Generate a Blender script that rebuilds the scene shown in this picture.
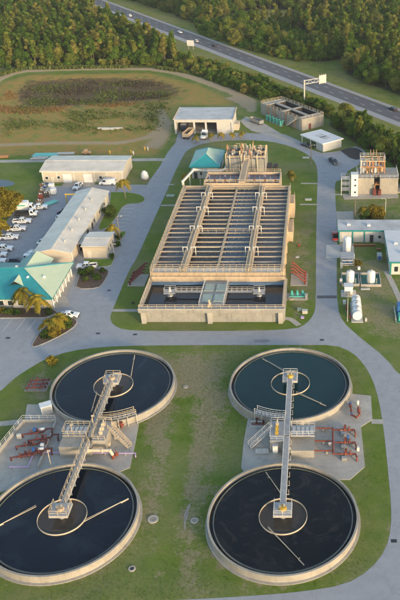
import bpy, bmesh, math, random
import numpy as np
from mathutils import Vector, Matrix
from mathutils.geometry import tessellate_polygon

for o in list(bpy.data.objects): bpy.data.objects.remove(o)
S = bpy.context.scene
COL = S.collection
R = math.radians

# ------------------------------------------------------------------ camera, sky, sun, exposure
CAM_H = 101.0; PITCH = R(30.6); FPX = 764.0       # drone at 101 m, focal length for a 600 px tall frame
cam_d = bpy.data.cameras.new('camera'); cam = bpy.data.objects.new('camera', cam_d); COL.objects.link(cam)
cam.location = (0, 0, CAM_H); cam.rotation_euler = (R(90) - PITCH, 0, 0)
cam_d.sensor_fit = 'AUTO'; cam_d.sensor_width = 36; cam_d.lens = FPX / 600 * 36
cam_d.shift_x = -0.2                               # the photograph is a crop: its axis lies right of the middle
cam_d.clip_start = 1; cam_d.clip_end = 6000
S.camera = cam
S.render.resolution_x = 683; S.render.resolution_y = 1024

SUN_EL, SUN_AZ = R(9.5), R(138)                    # azimuth clockwise from +Y: low sun, behind the camera to the right
W = bpy.data.worlds.new('World'); S.world = W; W.use_nodes = True
wn = W.node_tree.nodes; wl = W.node_tree.links
sky = wn.new('ShaderNodeTexSky'); sky.sky_type = 'NISHITA'; sky.sun_disc = False
sky.sun_rotation = SUN_AZ; sky.air_density = 1.0; sky.dust_density = 1.6
sky.sun_elevation = SUN_EL
wl.new(sky.outputs[0], wn['Background'].inputs[0]); wn['Background'].inputs[1].default_value = 0.15
sd = bpy.data.lights.new('sun', 'SUN'); sd.energy = 1.45; sd.angle = R(8.0); sd.color = (1.0, 0.74, 0.46)
sun = bpy.data.objects.new('sun', sd); COL.objects.link(sun)
sdir = Vector((math.sin(SUN_AZ) * math.cos(SUN_EL), math.cos(SUN_AZ) * math.cos(SUN_EL), math.sin(SUN_EL)))
sun.rotation_euler = sdir.to_track_quat('Z', 'Y').to_euler(); sun.location = sdir * 300
S.view_settings.view_transform = 'Standard'; S.view_settings.look = 'None'
S.view_settings.exposure = 1.56; S.view_settings.gamma = 1

# ------------------------------------------------------------------ helpers
def G(px, py, z=0.0):
    """point of the place at height z that the survey photograph shows at (px, py)"""
    v = (py - 300) / FPX
    t = (CAM_H - z) / (math.sin(PITCH) + v * math.cos(PITCH))
    return Vector(((px - 320) / FPX * t, t * (math.cos(PITCH) - v * math.sin(PITCH)), z))
def GP(pts, z=0.0): return [G(p[0], p[1], z) for p in pts]

class MB:
    def __init__(s): s.v = []; s.f = []
    def add(s, vs, fs):
        n = len(s.v); s.v += [tuple(p) for p in vs]; s.f += [tuple(i + n for i in q) for q in fs]; return s
    def box(s, x0, x1, y0, y1, z0, z1):
        return s.add([(x0,y0,z0),(x1,y0,z0),(x1,y1,z0),(x0,y1,z0),(x0,y0,z1),(x1,y0,z1),(x1,y1,z1),(x0,y1,z1)],
                     [(0,3,2,1),(4,5,6,7),(0,1,5,4),(1,2,6,5),(2,3,7,6),(3,0,4,7)])
    def obox(s, c, sz, rz=0.0):
        ca, sa = math.cos(rz), math.sin(rz); vs = []
        for dz in (-.5, .5):
            for dx, dy in ((-.5,-.5),(.5,-.5),(.5,.5),(-.5,.5)):
                x, y = dx*sz[0], dy*sz[1]
                vs.append((c[0]+x*ca-y*sa, c[1]+x*sa+y*ca, c[2]+dz*sz[2]))
        return s.add(vs, [(0,3,2,1),(4,5,6,7),(0,1,5,4),(1,2,6,5),(2,3,7,6),(3,0,4,7)])
    def frustum(s, a, b, z0, z1):   # a, b = (x0,x1,y0,y1) at bottom and top
        return s.add([(a[0],a[2],z0),(a[1],a[2],z0),(a[1],a[3],z0),(a[0],a[3],z0),(b[0],b[2],z1),(b[1],b[2],z1),(b[1],b[3],z1),(b[0],b[3],z1)],
                     [(0,3,2,1),(4,5,6,7),(0,1,5,4),(1,2,6,5),(2,3,7,6),(3,0,4,7)])
    def cyl(s, p0, p1, r0, r1=None, n=8):
        p0, p1 = Vector(p0), Vector(p1); r1 = r0 if r1 is None else r1
        d = (p1 - p0)
        if d.length < 1e-6: return s
        d.normalize()
        a = d.orthogonal().normalized(); b = d.cross(a)
        vs = [p0 + (a*math.cos(2*math.pi*i/n) + b*math.sin(2*math.pi*i/n))*r0 for i in range(n)]
        vs += [p1 + (a*math.cos(2*math.pi*i/n) + b*math.sin(2*math.pi*i/n))*r1 for i in range(n)]
        fs = [(i, (i+1) % n, n+(i+1) % n, n+i) for i in range(n)] + [tuple(range(n-1, -1, -1)), tuple(range(n, 2*n))]
        return s.add(vs, fs)
    def tube(s, path, r, n=8):
        path = [Vector(p) for p in path]
        for i in range(len(path)-1):
            d = (path[i+1]-path[i]).normalized()*r*0.7
            s.cyl(path[i] - (d if i else d*0), path[i+1] + (d if i < len(path)-2 else d*0), r, r, n)
        return s
    def ball(s, c, r, n=8, m=5, sq=(1,1,1)):
        vs = [(c[0], c[1], c[2]-r*sq[2])]; fs = []
        for j in range(1, m):
            ph = -math.pi/2 + math.pi*j/m
            for i in range(n):
                a = 2*math.pi*i/n
                vs.append((c[0]+r*sq[0]*math.cos(ph)*math.cos(a), c[1]+r*sq[1]*math.cos(ph)*math.sin(a), c[2]+r*sq[2]*math.sin(ph)))
        vs.append((c[0], c[1], c[2]+r*sq[2])); L = len(vs)-1
        for i in range(n):
            fs.append((0, 1+(i+1) % n, 1+i)); fs.append((L, L-n+i, L-n+(i+1) % n))
            for j in range(m-2): fs.append((1+j*n+i, 1+j*n+(i+1) % n, 1+(j+1)*n+(i+1) % n, 1+(j+1)*n+i))
        return s.add(vs, fs)
    def lathe(s, prof, n=96, c=(0,0), a0=0.0, a1=2*math.pi):
        full = abs(a1-a0-2*math.pi) < 1e-6; k = n if full else n+1; m = len(prof)
        vs = []
        for i in range(k):
            a = a0+(a1-a0)*i/n
            for (r, z) in prof: vs.append((c[0]+r*math.cos(a), c[1]+r*math.sin(a), z))
        fs = []
        for i in range(n):
            i2 = (i+1) % k
            for j in range(m):
                j2 = (j+1) % m
                fs.append((i*m+j, i2*m+j, i2*m+j2, i*m+j2))
        if not full: fs += [tuple(range(m)), tuple((k-1)*m+j for j in range(m-1, -1, -1))]
        return s.add(vs, fs)
    def disc(s, r, z, n=96, c=(0,0), rings=1):
        vs = [(c[0], c[1], z)]; fs = []
        for i in range(n): vs.append((c[0]+r*math.cos(2*math.pi*i/n), c[1]+r*math.sin(2*math.pi*i/n), z))
        for i in range(n): fs.append((0, 1+i, 1+(i+1) % n))
        return s.add(vs, fs)
    def prism(s, poly, z0, z1):
        n = len(poly); vs = [(p[0], p[1], z0) for p in poly]+[(p[0], p[1], z1) for p in poly]
        fs = [(i, (i+1) % n, n+(i+1) % n, n+i) for i in range(n)]
        for t in tessellate_polygon([[Vector((p[0], p[1], 0)) for p in poly]]):
            fs.append(tuple(t)); fs.append(tuple(n+i for i in t))
        return s.add(vs, fs)
    def sheet(s, loops, z):
        flat = [p for l in loops for p in l]
        tris = tessellate_polygon([[Vector((p[0], p[1], 0)) for p in l] for l in loops])
        return s.add([(p[0], p[1], z) for p in flat], [tuple(t) for t in tris])
    def ribbon(s, path, w, z):
        path = [Vector((p[0], p[1], 0)) for p in path]; vs = []
        for i, p in enumerate(path):
            d = (path[min(i+1, len(path)-1)]-path[max(i-1, 0)]).normalized(); nrm = Vector((-d.y, d.x, 0))
            vs += [(p+nrm*w/2)[:2]+(z,), (p-nrm*w/2)[:2]+(z,)]
        return s.add(vs, [(2*i, 2*i+1, 2*i+3, 2*i+2) for i in range(len(path)-1)])
    def extrude_xz(s, prof, y0, y1):
        n = len(prof); vs = [(p[0], y0, p[1]) for p in prof]+[(p[0], y1, p[1]) for p in prof]
        fs = [(i, (i+1) % n, n+(i+1) % n, n+i) for i in range(n)]
        for t in tessellate_polygon([[Vector((p[0], p[1], 0)) for p in prof]]):
            fs.append(tuple(t)); fs.append(tuple(n+i for i in t))
        return s.add(vs, fs)
    def extrude_yz(s, prof, x0, x1):
        n = len(prof); vs = [(x0, p[0], p[1]) for p in prof]+[(x1, p[0], p[1]) for p in prof]
        fs = [(i, (i+1) % n, n+(i+1) % n, n+i) for i in range(n)]
        for t in tessellate_polygon([[Vector((p[0], p[1], 0)) for p in prof]]):
            fs.append(tuple(t)); fs.append(tuple(n+i for i in t))
        return s.add(vs, fs)
    def railing(s, path, h=1.1, sp=1.6, t=0.045, n=4):
        path = [Vector(p) for p in path]
        for a, b in zip(path[:-1], path[1:]):
            L = (b-a).length; k = max(1, round(L/sp))
            for i in range(k+1):
                p = a.lerp(b, i/k); s.cyl(p, p+Vector((0,0,h)), t, t, n)
            for q in (h, h*.52): s.cyl(a+Vector((0,0,q)), b+Vector((0,0,q)), t, t, n)
        return s
    def mesh(s, name, smooth=True):
        me = bpy.data.meshes.new(name); me.from_pydata(s.v, [], s.f)
        bm = bmesh.new(); bm.from_mesh(me); bmesh.ops.recalc_face_normals(bm, faces=bm.faces); bm.to_mesh(me); bm.free()
        if smooth:
            me.polygons.foreach_set('use_smooth', [True]*len(me.polygons)); me.set_sharp_from_angle(angle=R(38))
        return me
    def build(s, name, mat, parent=None, loc=None, rz=0.0, kind=None, smooth=True, bevel=0.0):
        o = bpy.data.objects.new(name, s.mesh(name, smooth)); COL.objects.link(o)
        if mat is not None: o.data.materials.append(M[mat] if isinstance(mat, str) else mat)
        if parent is not None: o.parent = parent
        if loc is not None: o.location = loc
        o.rotation_euler.z = rz
        if kind: o['kind'] = kind
        if bevel:
            b = o.modifiers.new('edge', 'BEVEL'); b.width = bevel; b.segments = 2; b.limit_method = 'ANGLE'; b.angle_limit = R(50)
        return o
def tag(o, label=None, cat=None, group=None, kind=None):
    if label: o['label'] = label
    if cat: o['category'] = cat
    if group: o['group'] = group
    if kind: o['kind'] = kind
    return o
def thing(name, label, cat, loc=(0,0,0), rz=0.0, group=None):
    o = bpy.data.objects.new(name, None); COL.objects.link(o); o.empty_display_size = .5
    o.location = loc; o.rotation_euler.z = rz
    return tag(o, label, cat, group)
def inst(name, me, parent=None, loc=(0,0,0), rz=0.0, sc=1.0, kind=None):
    o = bpy.data.objects.new(name, me); COL.objects.link(o); o.location = loc; o.rotation_euler.z = rz
    o.scale = (sc, sc, sc) if not isinstance(sc, tuple) else sc
    if parent: o.parent = parent
    if kind: o['kind'] = kind
    return o
def kids(o): return [c for c in bpy.data.objects if c.parent == o]
def copy_tree(o, parent=None, children=None):
    if children is None:
        children = {}
        for c in bpy.data.objects:
            if c.parent: children.setdefault(c.parent.name, []).append(c)
    c = o.copy(); COL.objects.link(c); c.parent = parent
    for ch in children.get(o.name, []): copy_tree(ch, c, children)
    return c

# ------------------------------------------------------------------ materials
M = {}
class NT:
    def __init__(s, name):
        s.m = bpy.data.materials.new(name); s.m.use_nodes = True; s.t = s.m.node_tree; s.t.nodes.clear(); M[name] = s.m
        s.out = s.n('ShaderNodeOutputMaterial')
    def n(s, typ, **kw):
        nd = s.t.nodes.new(typ)
        for k, v in kw.items(): setattr(nd, k, v)
        return nd
    def l(s, a, b): s.t.links.new(a, b)
    def noise(s, scale, detail=6, rough=.6, coord=None, dist=0.0):
        nd = s.n('ShaderNodeTexNoise'); nd.inputs['Scale'].default_value = scale; nd.inputs['Detail'].default_value = detail
        nd.inputs['Roughness'].default_value = rough; nd.inputs['Distortion'].default_value = dist
        if coord is not None: s.l(coord, nd.inputs['Vector'])
        return nd.outputs['Fac']
    def ramp(s, fac, stops):
        nd = s.n('ShaderNodeValToRGB'); e = nd.color_ramp.elements
        while len(e) < len(stops): e.new(.5)
        for el, (p, c) in zip(e, stops): el.position = p; el.color = (c, c, c, 1) if not isinstance(c, tuple) else c+(1,)
        s.l(fac, nd.inputs[0]); return nd.outputs[0]
    def mix(s, fac, a, b, mode='MIX'):
        nd = s.n('ShaderNodeMix', data_type='RGBA', blend_type=mode)
        for i, x in ((0, fac), (6, a), (7, b)):
            if isinstance(x, (int, float)): nd.inputs[i].default_value = x
            elif isinstance(x, tuple): nd.inputs[i].default_value = x+(1,)
            else: s.l(x, nd.inputs[i])
        return nd.outputs[2]
    def math(s, op, a, b=0.0):
        nd = s.n('ShaderNodeMath', operation=op)
        for i, x in ((0, a), (1, b)):
            if isinstance(x, (int, float)): nd.inputs[i].default_value = x
            else: s.l(x, nd.inputs[i])
        return nd.outputs[0]
    def pos(s): return s.n('ShaderNodeNewGeometry').outputs['Position']
    def obj(s): return s.n('ShaderNodeTexCoord').outputs['Object']
    def bsdf(s, col, rough=.8, metal=0.0, bump=None, bstr=.2, bdist=.05, spec=.4):
        b = s.n('ShaderNodeBsdfPrincipled')
        for i, x in (('Base Color', col), ('Roughness', rough), ('Metallic', metal)):
            if isinstance(x, tuple): b.inputs[i].default_value = x+(1,)
            elif isinstance(x, (int, float)): b.inputs[i].default_value = x
            else: s.l(x, b.inputs[i])
        b.inputs['Specular IOR Level'].default_value = spec
        if bump is not None:
            bp = s.n('ShaderNodeBump'); bp.inputs['Strength'].default_value = bstr; bp.inputs['Distance'].default_value = bdist
            s.l(bump, bp.inputs['Height']); s.l(bp.outputs[0], b.inputs['Normal'])
        s.l(b.outputs[0], s.out.inputs[0]); return b

def mat_plain(name, col, rough=.6, var=.12, scale=1.2, metal=0.0, spec=.4):
    """paint or metal with uneven dirt and fading"""
    t = NT(name); p = t.pos()
    n1 = t.noise(scale, 6, .65, p)
    c = t.mix(t.ramp(n1, [(.3, 0.0), (.72, 1.0)]), tuple(x*(1-var) for x in col), tuple(min(1, x*(1+var*.5)) for x in col))
    t.bsdf(c, rough, metal, spec=spec); return t.m
def mat_concrete(name, base, dark, stain=None, scale=.35, streak=True, rough=.85):
    t = NT(name); p = t.pos()
    big = t.noise(scale, 8, .65, p); fine = t.noise(6.0, 5, .7, p)
    c = t.mix(t.ramp(big, [(.32, 0.0), (.68, 1.0)]), dark, base)
    c = t.mix(t.math('MULTIPLY', t.ramp(fine, [(.35, 0.0), (.7, 1.0)]), .35), c, tuple(x*.72 for x in base))
    if streak:
        mp = t.n('ShaderNodeMapping'); mp.inputs['Scale'].default_value = (1.6, 1.6, .12); t.l(p, mp.inputs[0])
        st = t.noise(1.4, 6, .7, mp.outputs[0])
        c = t.mix(t.math('MULTIPLY', t.ramp(st, [(.52, 0.0), (.7, 1.0)]), .55), c, stain or tuple(x*.45 for x in base))
    spot = t.noise(.9, 8, .75, p, .6)
    c = t.mix(t.math('MULTIPLY', t.ramp(spot, [(.54, 0.0), (.70, 1.0)]), .6), c, tuple(x*.5 for x in dark))
    t.bsdf(c, rough, bump=fine, bstr=.15); return t.m
def mat_rust(name, a, b):
    t = NT(name); p = t.pos(); n1 = t.noise(2.2, 7, .7, p)
    t.bsdf(t.mix(t.ramp(n1, [(.35, 0.0), (.65, 1.0)]), a, b), .7); return t.m

mat_concrete('concrete', (.36,.345,.31), (.25,.24,.215))
mat_concrete('concrete_pad', (.43,.405,.36), (.30,.285,.255), streak=False, scale=.25)
mat_concrete('tank_concrete', (.37,.345,.30), (.26,.245,.215), stain=(.22,.18,.13))
mat_concrete('tan_concrete', (.52,.415,.29), (.38,.30,.21), stain=(.27,.165,.085))
mat_concrete('grey_wall', (.33,.325,.30), (.22,.215,.20), stain=(.11,.105,.09))
mat_concrete('kerb_concrete', (.42,.40,.36), (.30,.28,.25), streak=False)
mat_concrete('white_slab', (.50,.50,.48), (.40,.40,.38), streak=False)
mat_concrete('cream_wall', (.54,.485,.395), (.46,.41,.33), stain=(.42,.36,.27), scale=.2)
mat_concrete('white_wall', (.53,.52,.49), (.43,.425,.40), stain=(.40,.39,.35), scale=.2)
mat_plain('cream_roof', (.60,.555,.475), .45, .22, .25)
mat_plain('grey_roof', (.46,.46,.46), .6, .3, .22)
mat_plain('white_roof', (.56,.57,.58), .5, .12, .3)
mat_plain('white_paint', (.72,.72,.70), .35, .12, 1.0)
mat_plain('car_white', (.74,.75,.76), .22, .05, 2.0, spec=.6)
mat_plain('car_red', (.42,.03,.025), .22, .08, 2.0, spec=.6)
mat_plain('car_navy', (.025,.035,.06), .22, .1, 2.0, spec=.6)
mat_plain('car_silver', (.45,.46,.47), .25, .08, 2.0, spec=.6)
mat_plain('black_metal', (.03,.03,.032), .5, .25, 2.0)
mat_plain('tyre', (.02,.02,.02), .85, .2, 4.0)
mat_plain('rim', (.38,.38,.39), .35, .15, 4.0, metal=.6)
mat_plain('steel', (.40,.40,.39), .45, .25, 1.5, metal=.5)
mat_plain('galvanised', (.50,.49,.46), .5, .2, 1.2, metal=.25)
mat_plain('rail_tan', (.56,.45,.31), .55, .25, 1.5)
mat_plain('rail_white', (.58,.57,.54), .5, .2, 1.5)
mat_plain('deck', (.33,.34,.35), .6, .2, .9)
mat_plain('teal_trim', (.02,.20,.20), .4, .15, .8)
mat_plain('teal_pump', (.07,.38,.33), .4, .2, 1.5)
mat_plain('teal_pipe', (.16,.50,.47), .45, .15, 1.0)
mat_plain('green_floor', (.03,.15,.10), .6, .3, .8)
mat_plain('blue_paint', (.03,.12,.33), .4, .2, 1.2)
mat_plain('purple_pipe', (.40,.30,.52), .5, .15, 1.0)
mat_plain('yellow_paint', (.55,.36,.05), .45, .2, 1.0)
mat_plain('orange_part', (.48,.30,.16), .5, .25, 1.2)
mat_plain('wood_pole', (.22,.17,.12), .8, .3, 2.0)
mat_plain('mark_white', (.62,.62,.60), .6, .35, 2.2)
mat_plain('mark_yellow', (.55,.36,.05), .6, .3, 2.2)
mat_plain('pvc_cream', (.52,.45,.34), .5, .15, 1.2)
mat_plain('trough_blue', (.13,.22,.33), .5, .25, .8)
mat_plain('weir_dark', (.10,.12,.105), .6, .3, 1.5)
mat_plain('hatch_green', (.32,.38,.33), .6, .25, .9)
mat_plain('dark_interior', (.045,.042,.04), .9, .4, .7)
mat_plain('lamp_red', (.45,.02,.015), .25, .1, 3.0)
mat_plain('lamp_clear', (.75,.74,.68), .15, .1, 3.0)
mat_plain('gravel', (.27,.25,.215), .9, .3, 2.5)
mat_plain('dark_gravel', (.055,.05,.048), .9, .4, .9)
mat_plain('tan_load', (.50,.38,.25), .7, .2, 1.0)
mat_rust('rust_pipe', (.13,.030,.020), (.23,.060,.036))
mat_rust('dark_rust', (.085,.022,.020), (.17,.042,.032))
mat_rust('rust_steel', (.24,.10,.04), (.45,.24,.11))
t = NT('glass'); b = t.bsdf((.02,.028,.033), .06, spec=.7)

# metal roof of teal sheets with a pale green area coloured onto the right-facing slopes
def mat_teal(name, pale_stops, ky=0.0):
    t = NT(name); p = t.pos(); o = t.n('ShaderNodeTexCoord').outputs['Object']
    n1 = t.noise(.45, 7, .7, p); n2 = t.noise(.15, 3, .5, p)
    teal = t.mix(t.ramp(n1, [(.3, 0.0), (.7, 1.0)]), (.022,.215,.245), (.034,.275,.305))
    if pale_stops:
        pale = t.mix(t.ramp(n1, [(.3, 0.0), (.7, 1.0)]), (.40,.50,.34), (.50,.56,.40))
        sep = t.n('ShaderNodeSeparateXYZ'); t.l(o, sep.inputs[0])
        # the pale colour stops short of the eave and the far verge, with a ragged edge
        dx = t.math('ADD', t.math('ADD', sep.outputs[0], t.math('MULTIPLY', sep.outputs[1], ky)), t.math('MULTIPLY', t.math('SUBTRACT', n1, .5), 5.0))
        c = t.mix(t.ramp(t.math('MULTIPLY', dx, .1), pale_stops), pale, teal)
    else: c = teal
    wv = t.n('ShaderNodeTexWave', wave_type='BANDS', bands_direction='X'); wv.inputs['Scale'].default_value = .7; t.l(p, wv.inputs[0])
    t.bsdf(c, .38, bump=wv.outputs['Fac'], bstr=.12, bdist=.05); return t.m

def mat_asphalt(name, a, b, crack=.5, scale=.05):
    t = NT(name); p = t.pos()
    big = t.noise(scale, 7, .6, p); mid = t.noise(.5, 6, .7, p); fine = t.noise(14, 3, .7, p)
    c = t.mix(t.ramp(big, [(.3, 0.0), (.7, 1.0)]), a, b)
    c = t.mix(t.math('MULTIPLY', t.ramp(mid, [(.42, 0.0), (.75, 1.0)]), .5), c, tuple(x*.65 for x in a))
    c = t.mix(t.math('MULTIPLY', t.ramp(fine, [(.4, 0.0), (.65, 1.0)]), .25), c, tuple(min(1, x*1.4) for x in b))
    vo = t.n('ShaderNodeTexVoronoi', feature='DISTANCE_TO_EDGE'); vo.inputs['Scale'].default_value = .09
    wp = t.n('ShaderNodeVectorMath', operation='ADD'); t.l(p, wp.inputs[0])
    nz = t.n('ShaderNodeTexNoise'); nz.inputs['Scale'].default_value = .25; nz.inputs['Detail'].default_value = 5; t.l(p, nz.inputs[0])
    sc = t.n('ShaderNodeVectorMath', operation='SCALE'); sc.inputs[3].default_value = 6; t.l(nz.outputs['Color'], sc.inputs[0]); t.l(sc.outputs[0], wp.inputs[1])
    t.l(wp.outputs[0], vo.inputs[0])
    c = t.mix(t.math('MULTIPLY', t.ramp(vo.outputs['Distance'], [(0.0, 1.0), (.012, 0.0)]), crack), c, tuple(x*.45 for x in a))
    t.bsdf(c, .85, bump=fine, bstr=.2, bdist=.02); return t.m
mat_asphalt('asphalt', (.255,.266,.284), (.315,.324,.342), .2)
mat_asphalt('asphalt_new', (.175,.182,.198), (.215,.222,.238), .1)
mat_asphalt('highway_asphalt', (.085,.085,.092), (.115,.112,.118), .2)
mat_asphalt('shoulder', (.27,.27,.275), (.33,.325,.32), .2)

def mat_water(name, col, foam, amt, ripple=.05, rscale=1.2, fscale=.35, rough=.06):
    t = NT(name); p = t.pos()
    n1 = t.noise(fscale, 7, .62, p, 1.6); n2 = t.noise(rscale, 4, .6, p)
    m = t.math('MULTIPLY', t.ramp(n1, [(.50, 0.0), (.74, 1.0)]), amt)
    c = t.mix(m, col, foam)
    b = t.bsdf(c, rough, bump=n2, bstr=ripple, bdist=.3, spec=.5); b.inputs['IOR'].default_value = 1.33; return t.m
mat_water('water_teal', (.003,.027,.030), (.010,.040,.040), .35, .02)
mat_water('water_black', (.003,.004,.0055), (.040,.037,.034), .6, .02, fscale=.22)
mat_water('water_navy', (.002,.006,.013), (.022,.034,.052), .7, .02, fscale=.09)  # foam colour here paints pale blue sky-reflection swirls into the water
mat_water('water_brown', (.050,.043,.037), (.085,.073,.06), .6, .03)
mat_water('water_grey', (.030,.027,.028), (.055,.05,.048), .6, .06)
mat_water('water_aerated', (.040,.050,.068), (.16,.175,.195), .95, .9, 1.6, .7, .25)
mat_water('water_blue', (.016,.05,.095), (.07,.12,.17), .6, .5, 1.4, .5, .12)
mat_water('water_dark_basin', (.016,.020,.026), (.10,.11,.12), .7, .6, 1.6, .8, .15)
mat_water('water_pond', (.018,.026,.034), (.05,.06,.05), .4, .05)

# ground: soil and grass kinds come from the zone colours surveyed into the mesh
t = NT('ground'); p = t.pos()
za = t.n('ShaderNodeVertexColor', layer_name='zone'); sep = t.n('ShaderNodeSeparateColor'); t.l(za.outputs['Color'], sep.inputs[0])
zb = t.n('ShaderNodeVertexColor', layer_name='zone_b'); sepb = t.n('ShaderNodeSeparateColor'); t.l(zb.outputs['Color'], sepb.inputs[0])
nb = t.noise(.035, 8, .65, p); nm = t.noise(.22, 7, .7, p); nf = t.noise(1.6, 6, .75, p); nff = t.noise(7, 4, .7, p)
lawn = t.mix(t.ramp(nm, [(.36, 0.0), (.66, 1.0)]), (.100,.165,.023), (.165,.208,.043))
worn = t.mix(t.ramp(nf, [(.35, 0.0), (.65, 1.0)]), (.185,.172,.080), (.30,.262,.165))
lawn = t.mix(t.math('MULTIPLY', t.ramp(nb, [(.44, 0.0), (.64, 1.0)]), .6), lawn, worn)
wm = t.math('ADD', sepb.outputs[0], t.math('MULTIPLY', t.math('SUBTRACT', nf, .5), 1.1))
wm = t.math('ADD', wm, t.math('MULTIPLY', t.math('SUBTRACT', nm, .5), 1.6))
lawn = t.mix(t.ramp(wm, [(.40, 0.0), (.66, 1.0)]), lawn, worn)
dry = t.mix(t.ramp(nm, [(.38, 0.0), (.62, 1.0)]), (.40,.225,.075), (.19,.225,.048))
dry = t.mix(t.math('MULTIPLY', t.ramp(nf, [(.5, 0.0), (.7, 1.0)]), .6), dry, (.46,.27,.09))
def soft(ch, amp=.9, lo=.35, hi=.6):
    x = t.math('ADD', ch, t.math('MULTIPLY', t.math('SUBTRACT', nm, .5), amp))
    x = t.math('ADD', x, t.math('MULTIPLY', t.math('SUBTRACT', nf, .5), amp*.6))
    return t.ramp(x, [(lo, 0.0), (hi, 1.0)])
c = t.mix(soft(sep.outputs[0]), lawn, dry)
bed = t.mix(t.ramp(nf, [(.42, 0.0), (.66, 1.0)]), (.105,.058,.038), (.165,.145,.055))
c = t.mix(soft(sep.outputs[1], 2.0, .3, .75), c, bed)
sand = t.mix(t.ramp(nf, [(.3, 0.0), (.7, 1.0)]), (.34,.255,.155), (.45,.35,.225))
c = t.mix(soft(sep.outputs[2], .6), c, sand)
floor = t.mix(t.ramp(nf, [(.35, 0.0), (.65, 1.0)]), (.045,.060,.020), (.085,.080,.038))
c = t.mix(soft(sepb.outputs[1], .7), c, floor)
c = t.mix(t.math('MULTIPLY', t.ramp(nff, [(.35, 0.0), (.7, 1.0)]), .45), c, t.mix(1.0, c, (.5,.52,.45), 'MULTIPLY'))
t.bsdf(c, .95, bump=nff, bstr=.5, bdist=.12, spec=.1)
t = NT('lawn'); p = t.pos()
nm = t.noise(.35, 7, .7, p); nf = t.noise(2.2, 6, .75, p)
c = t.mix(t.ramp(nm, [(.36, 0.0), (.66, 1.0)]), (.092,.170,.019), (.155,.215,.038))
t.bsdf(t.mix(t.math('MULTIPLY', t.ramp(nf, [(.5, 0.0), (.72, 1.0)]), .5), c, (.12,.11,.05)), .95, bump=nf, bstr=.5, bdist=.1, spec=.1)
t = NT('mulch'); p = t.pos(); nf = t.noise(3.0, 6, .75, p)
t.bsdf(t.mix(t.ramp(nf, [(.35, 0.0), (.65, 1.0)]), (.075,.05,.038), (.17,.125,.095)), .95, bump=nf, bstr=.5, bdist=.1, spec=.1)

def mat_leaf(name, stops, tr=.3, clump=.5):
    """foliage: each plant takes its own hue, each clump its own tone"""
    t = NT(name); oi = t.n('ShaderNodeObjectInfo'); at = t.n('ShaderNodeAttribute', attribute_name='tone')
    base = t.ramp(oi.outputs['Random'], stops)
    tone = t.math('ADD', t.math('MULTIPLY', at.outputs['Fac'], 2*clump), 1-clump)
    sc = t.n('ShaderNodeVectorMath', operation='SCALE'); t.l(base, sc.inputs[0]); t.l(tone, sc.inputs[3])
    d = t.n('ShaderNodeBsdfDiffuse'); t.l(sc.outputs[0], d.inputs[0])
    tl = t.n('ShaderNodeBsdfTranslucent'); t.l(sc.outputs[0], tl.inputs[0])
    mx = t.n('ShaderNodeMixShader'); mx.inputs[0].default_value = tr; t.l(d.outputs[0], mx.inputs[1]); t.l(tl.outputs[0], mx.inputs[2])
    t.l(mx.outputs[0], t.out.inputs[0]); return t.m
mat_leaf('leaf_forest', [(0.0, (.058,.115,.016)), (.40, (.095,.160,.023)), (.68, (.16,.19,.032)), (.88, (.20,.205,.045)), (1.0, (.23,.215,.055))])
mat_leaf('leaf_scrub', [(0.0, (.10,.19,.022)), (.6, (.15,.24,.03)), (1.0, (.21,.25,.04))])
mat_leaf('leaf_green', [(0.0, (.042,.082,.016)), (.5, (.060,.105,.020)), (1.0, (.085,.12,.025))])
mat_leaf('leaf_gold', [(0.0, (.20,.17,.024)), (.5, (.25,.20,.026)), (1.0, (.28,.21,.03))])
mat_leaf('leaf_palm', [(0.0, (.085,.10,.018)), (.5, (.15,.13,.02)), (1.0, (.20,.15,.025))])
mat_leaf('reed', [(0.0, (.10,.085,.035)), (1.0, (.10,.085,.035))])
mat_plain('bark', (.13,.095,.065), .9, .35, 2.0)
mat_plain('palm_bark', (.24,.20,.155), .9, .3, 2.0)

# ------------------------------------------------------------------ ground
def poly_sd(X, Y, poly):
    """signed distance to a polygon, negative inside"""
    d = np.full(X.shape, 1e9); ins = np.zeros(X.shape, bool); n = len(poly)
    for i in range(n):
        ax, ay = poly[i][0], poly[i][1]; bx, by = poly[(i+1) % n][0], poly[(i+1) % n][1]
        t_ = np.clip(((X-ax)*(bx-ax)+(Y-ay)*(by-ay))/((bx-ax)**2+(by-ay)**2+1e-9), 0, 1)
        d = np.minimum(d, np.hypot(X-ax-t_*(bx-ax), Y-ay-t_*(by-ay)))
        c_ = ((ay > Y) != (by > Y)) & (X < (bx-ax)*(Y-ay)/(by-ay+1e-12)+ax); ins ^= c_
    return np.where(ins, -d, d)
def line_d(X, Y, path):
    d = np.full(X.shape, 1e9)
    for a, b in zip(path[:-1], path[1:]):
        t_ = np.clip(((X-a[0])*(b[0]-a[0])+(Y-a[1])*(b[1]-a[1]))/((b[0]-a[0])**2+(b[1]-a[1])**2+1e-9), 0, 1)
        d = np.minimum(d, np.hypot(X-a[0]-t_*(b[0]-a[0]), Y-a[1]-t_*(b[1]-a[1])))
    return d
HW_A, HW_B = Vector((-187.4, 626.3, 0)), Vector((33.7, 313.8, 0))       # near edge of the highway
HD = (HW_B-HW_A).normalized(); HN = Vector((-HD.y, HD.x, 0))            # HN points away from the plant
FOREST_NEAR = GP([(-90,70),(-10,67),(30,66),(60,65.5),(120,64.5),(160,65),(180,67),(205,77),(170,57),(140,42),(105,24),(80,10),(55,-12),(20,-20),(-220,-20),(-160,40)])
hw_far = [HW_A+HD*s_+HN*36 for s_ in (-130, 60, 120, 175, 225, 268)]
FOREST_FAR = [p[:] for p in hw_far] + [HW_A+HD*272+HN*52]+[HW_A+HD*s_+HN*n_ for s_, n_ in ((286,46),(300,34),(345,31),(400,31),(450,31))] + [Vector((170,250,0)), Vector((240,360,0)), Vector((240,700,0)), Vector((-160,760,0))]
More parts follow.
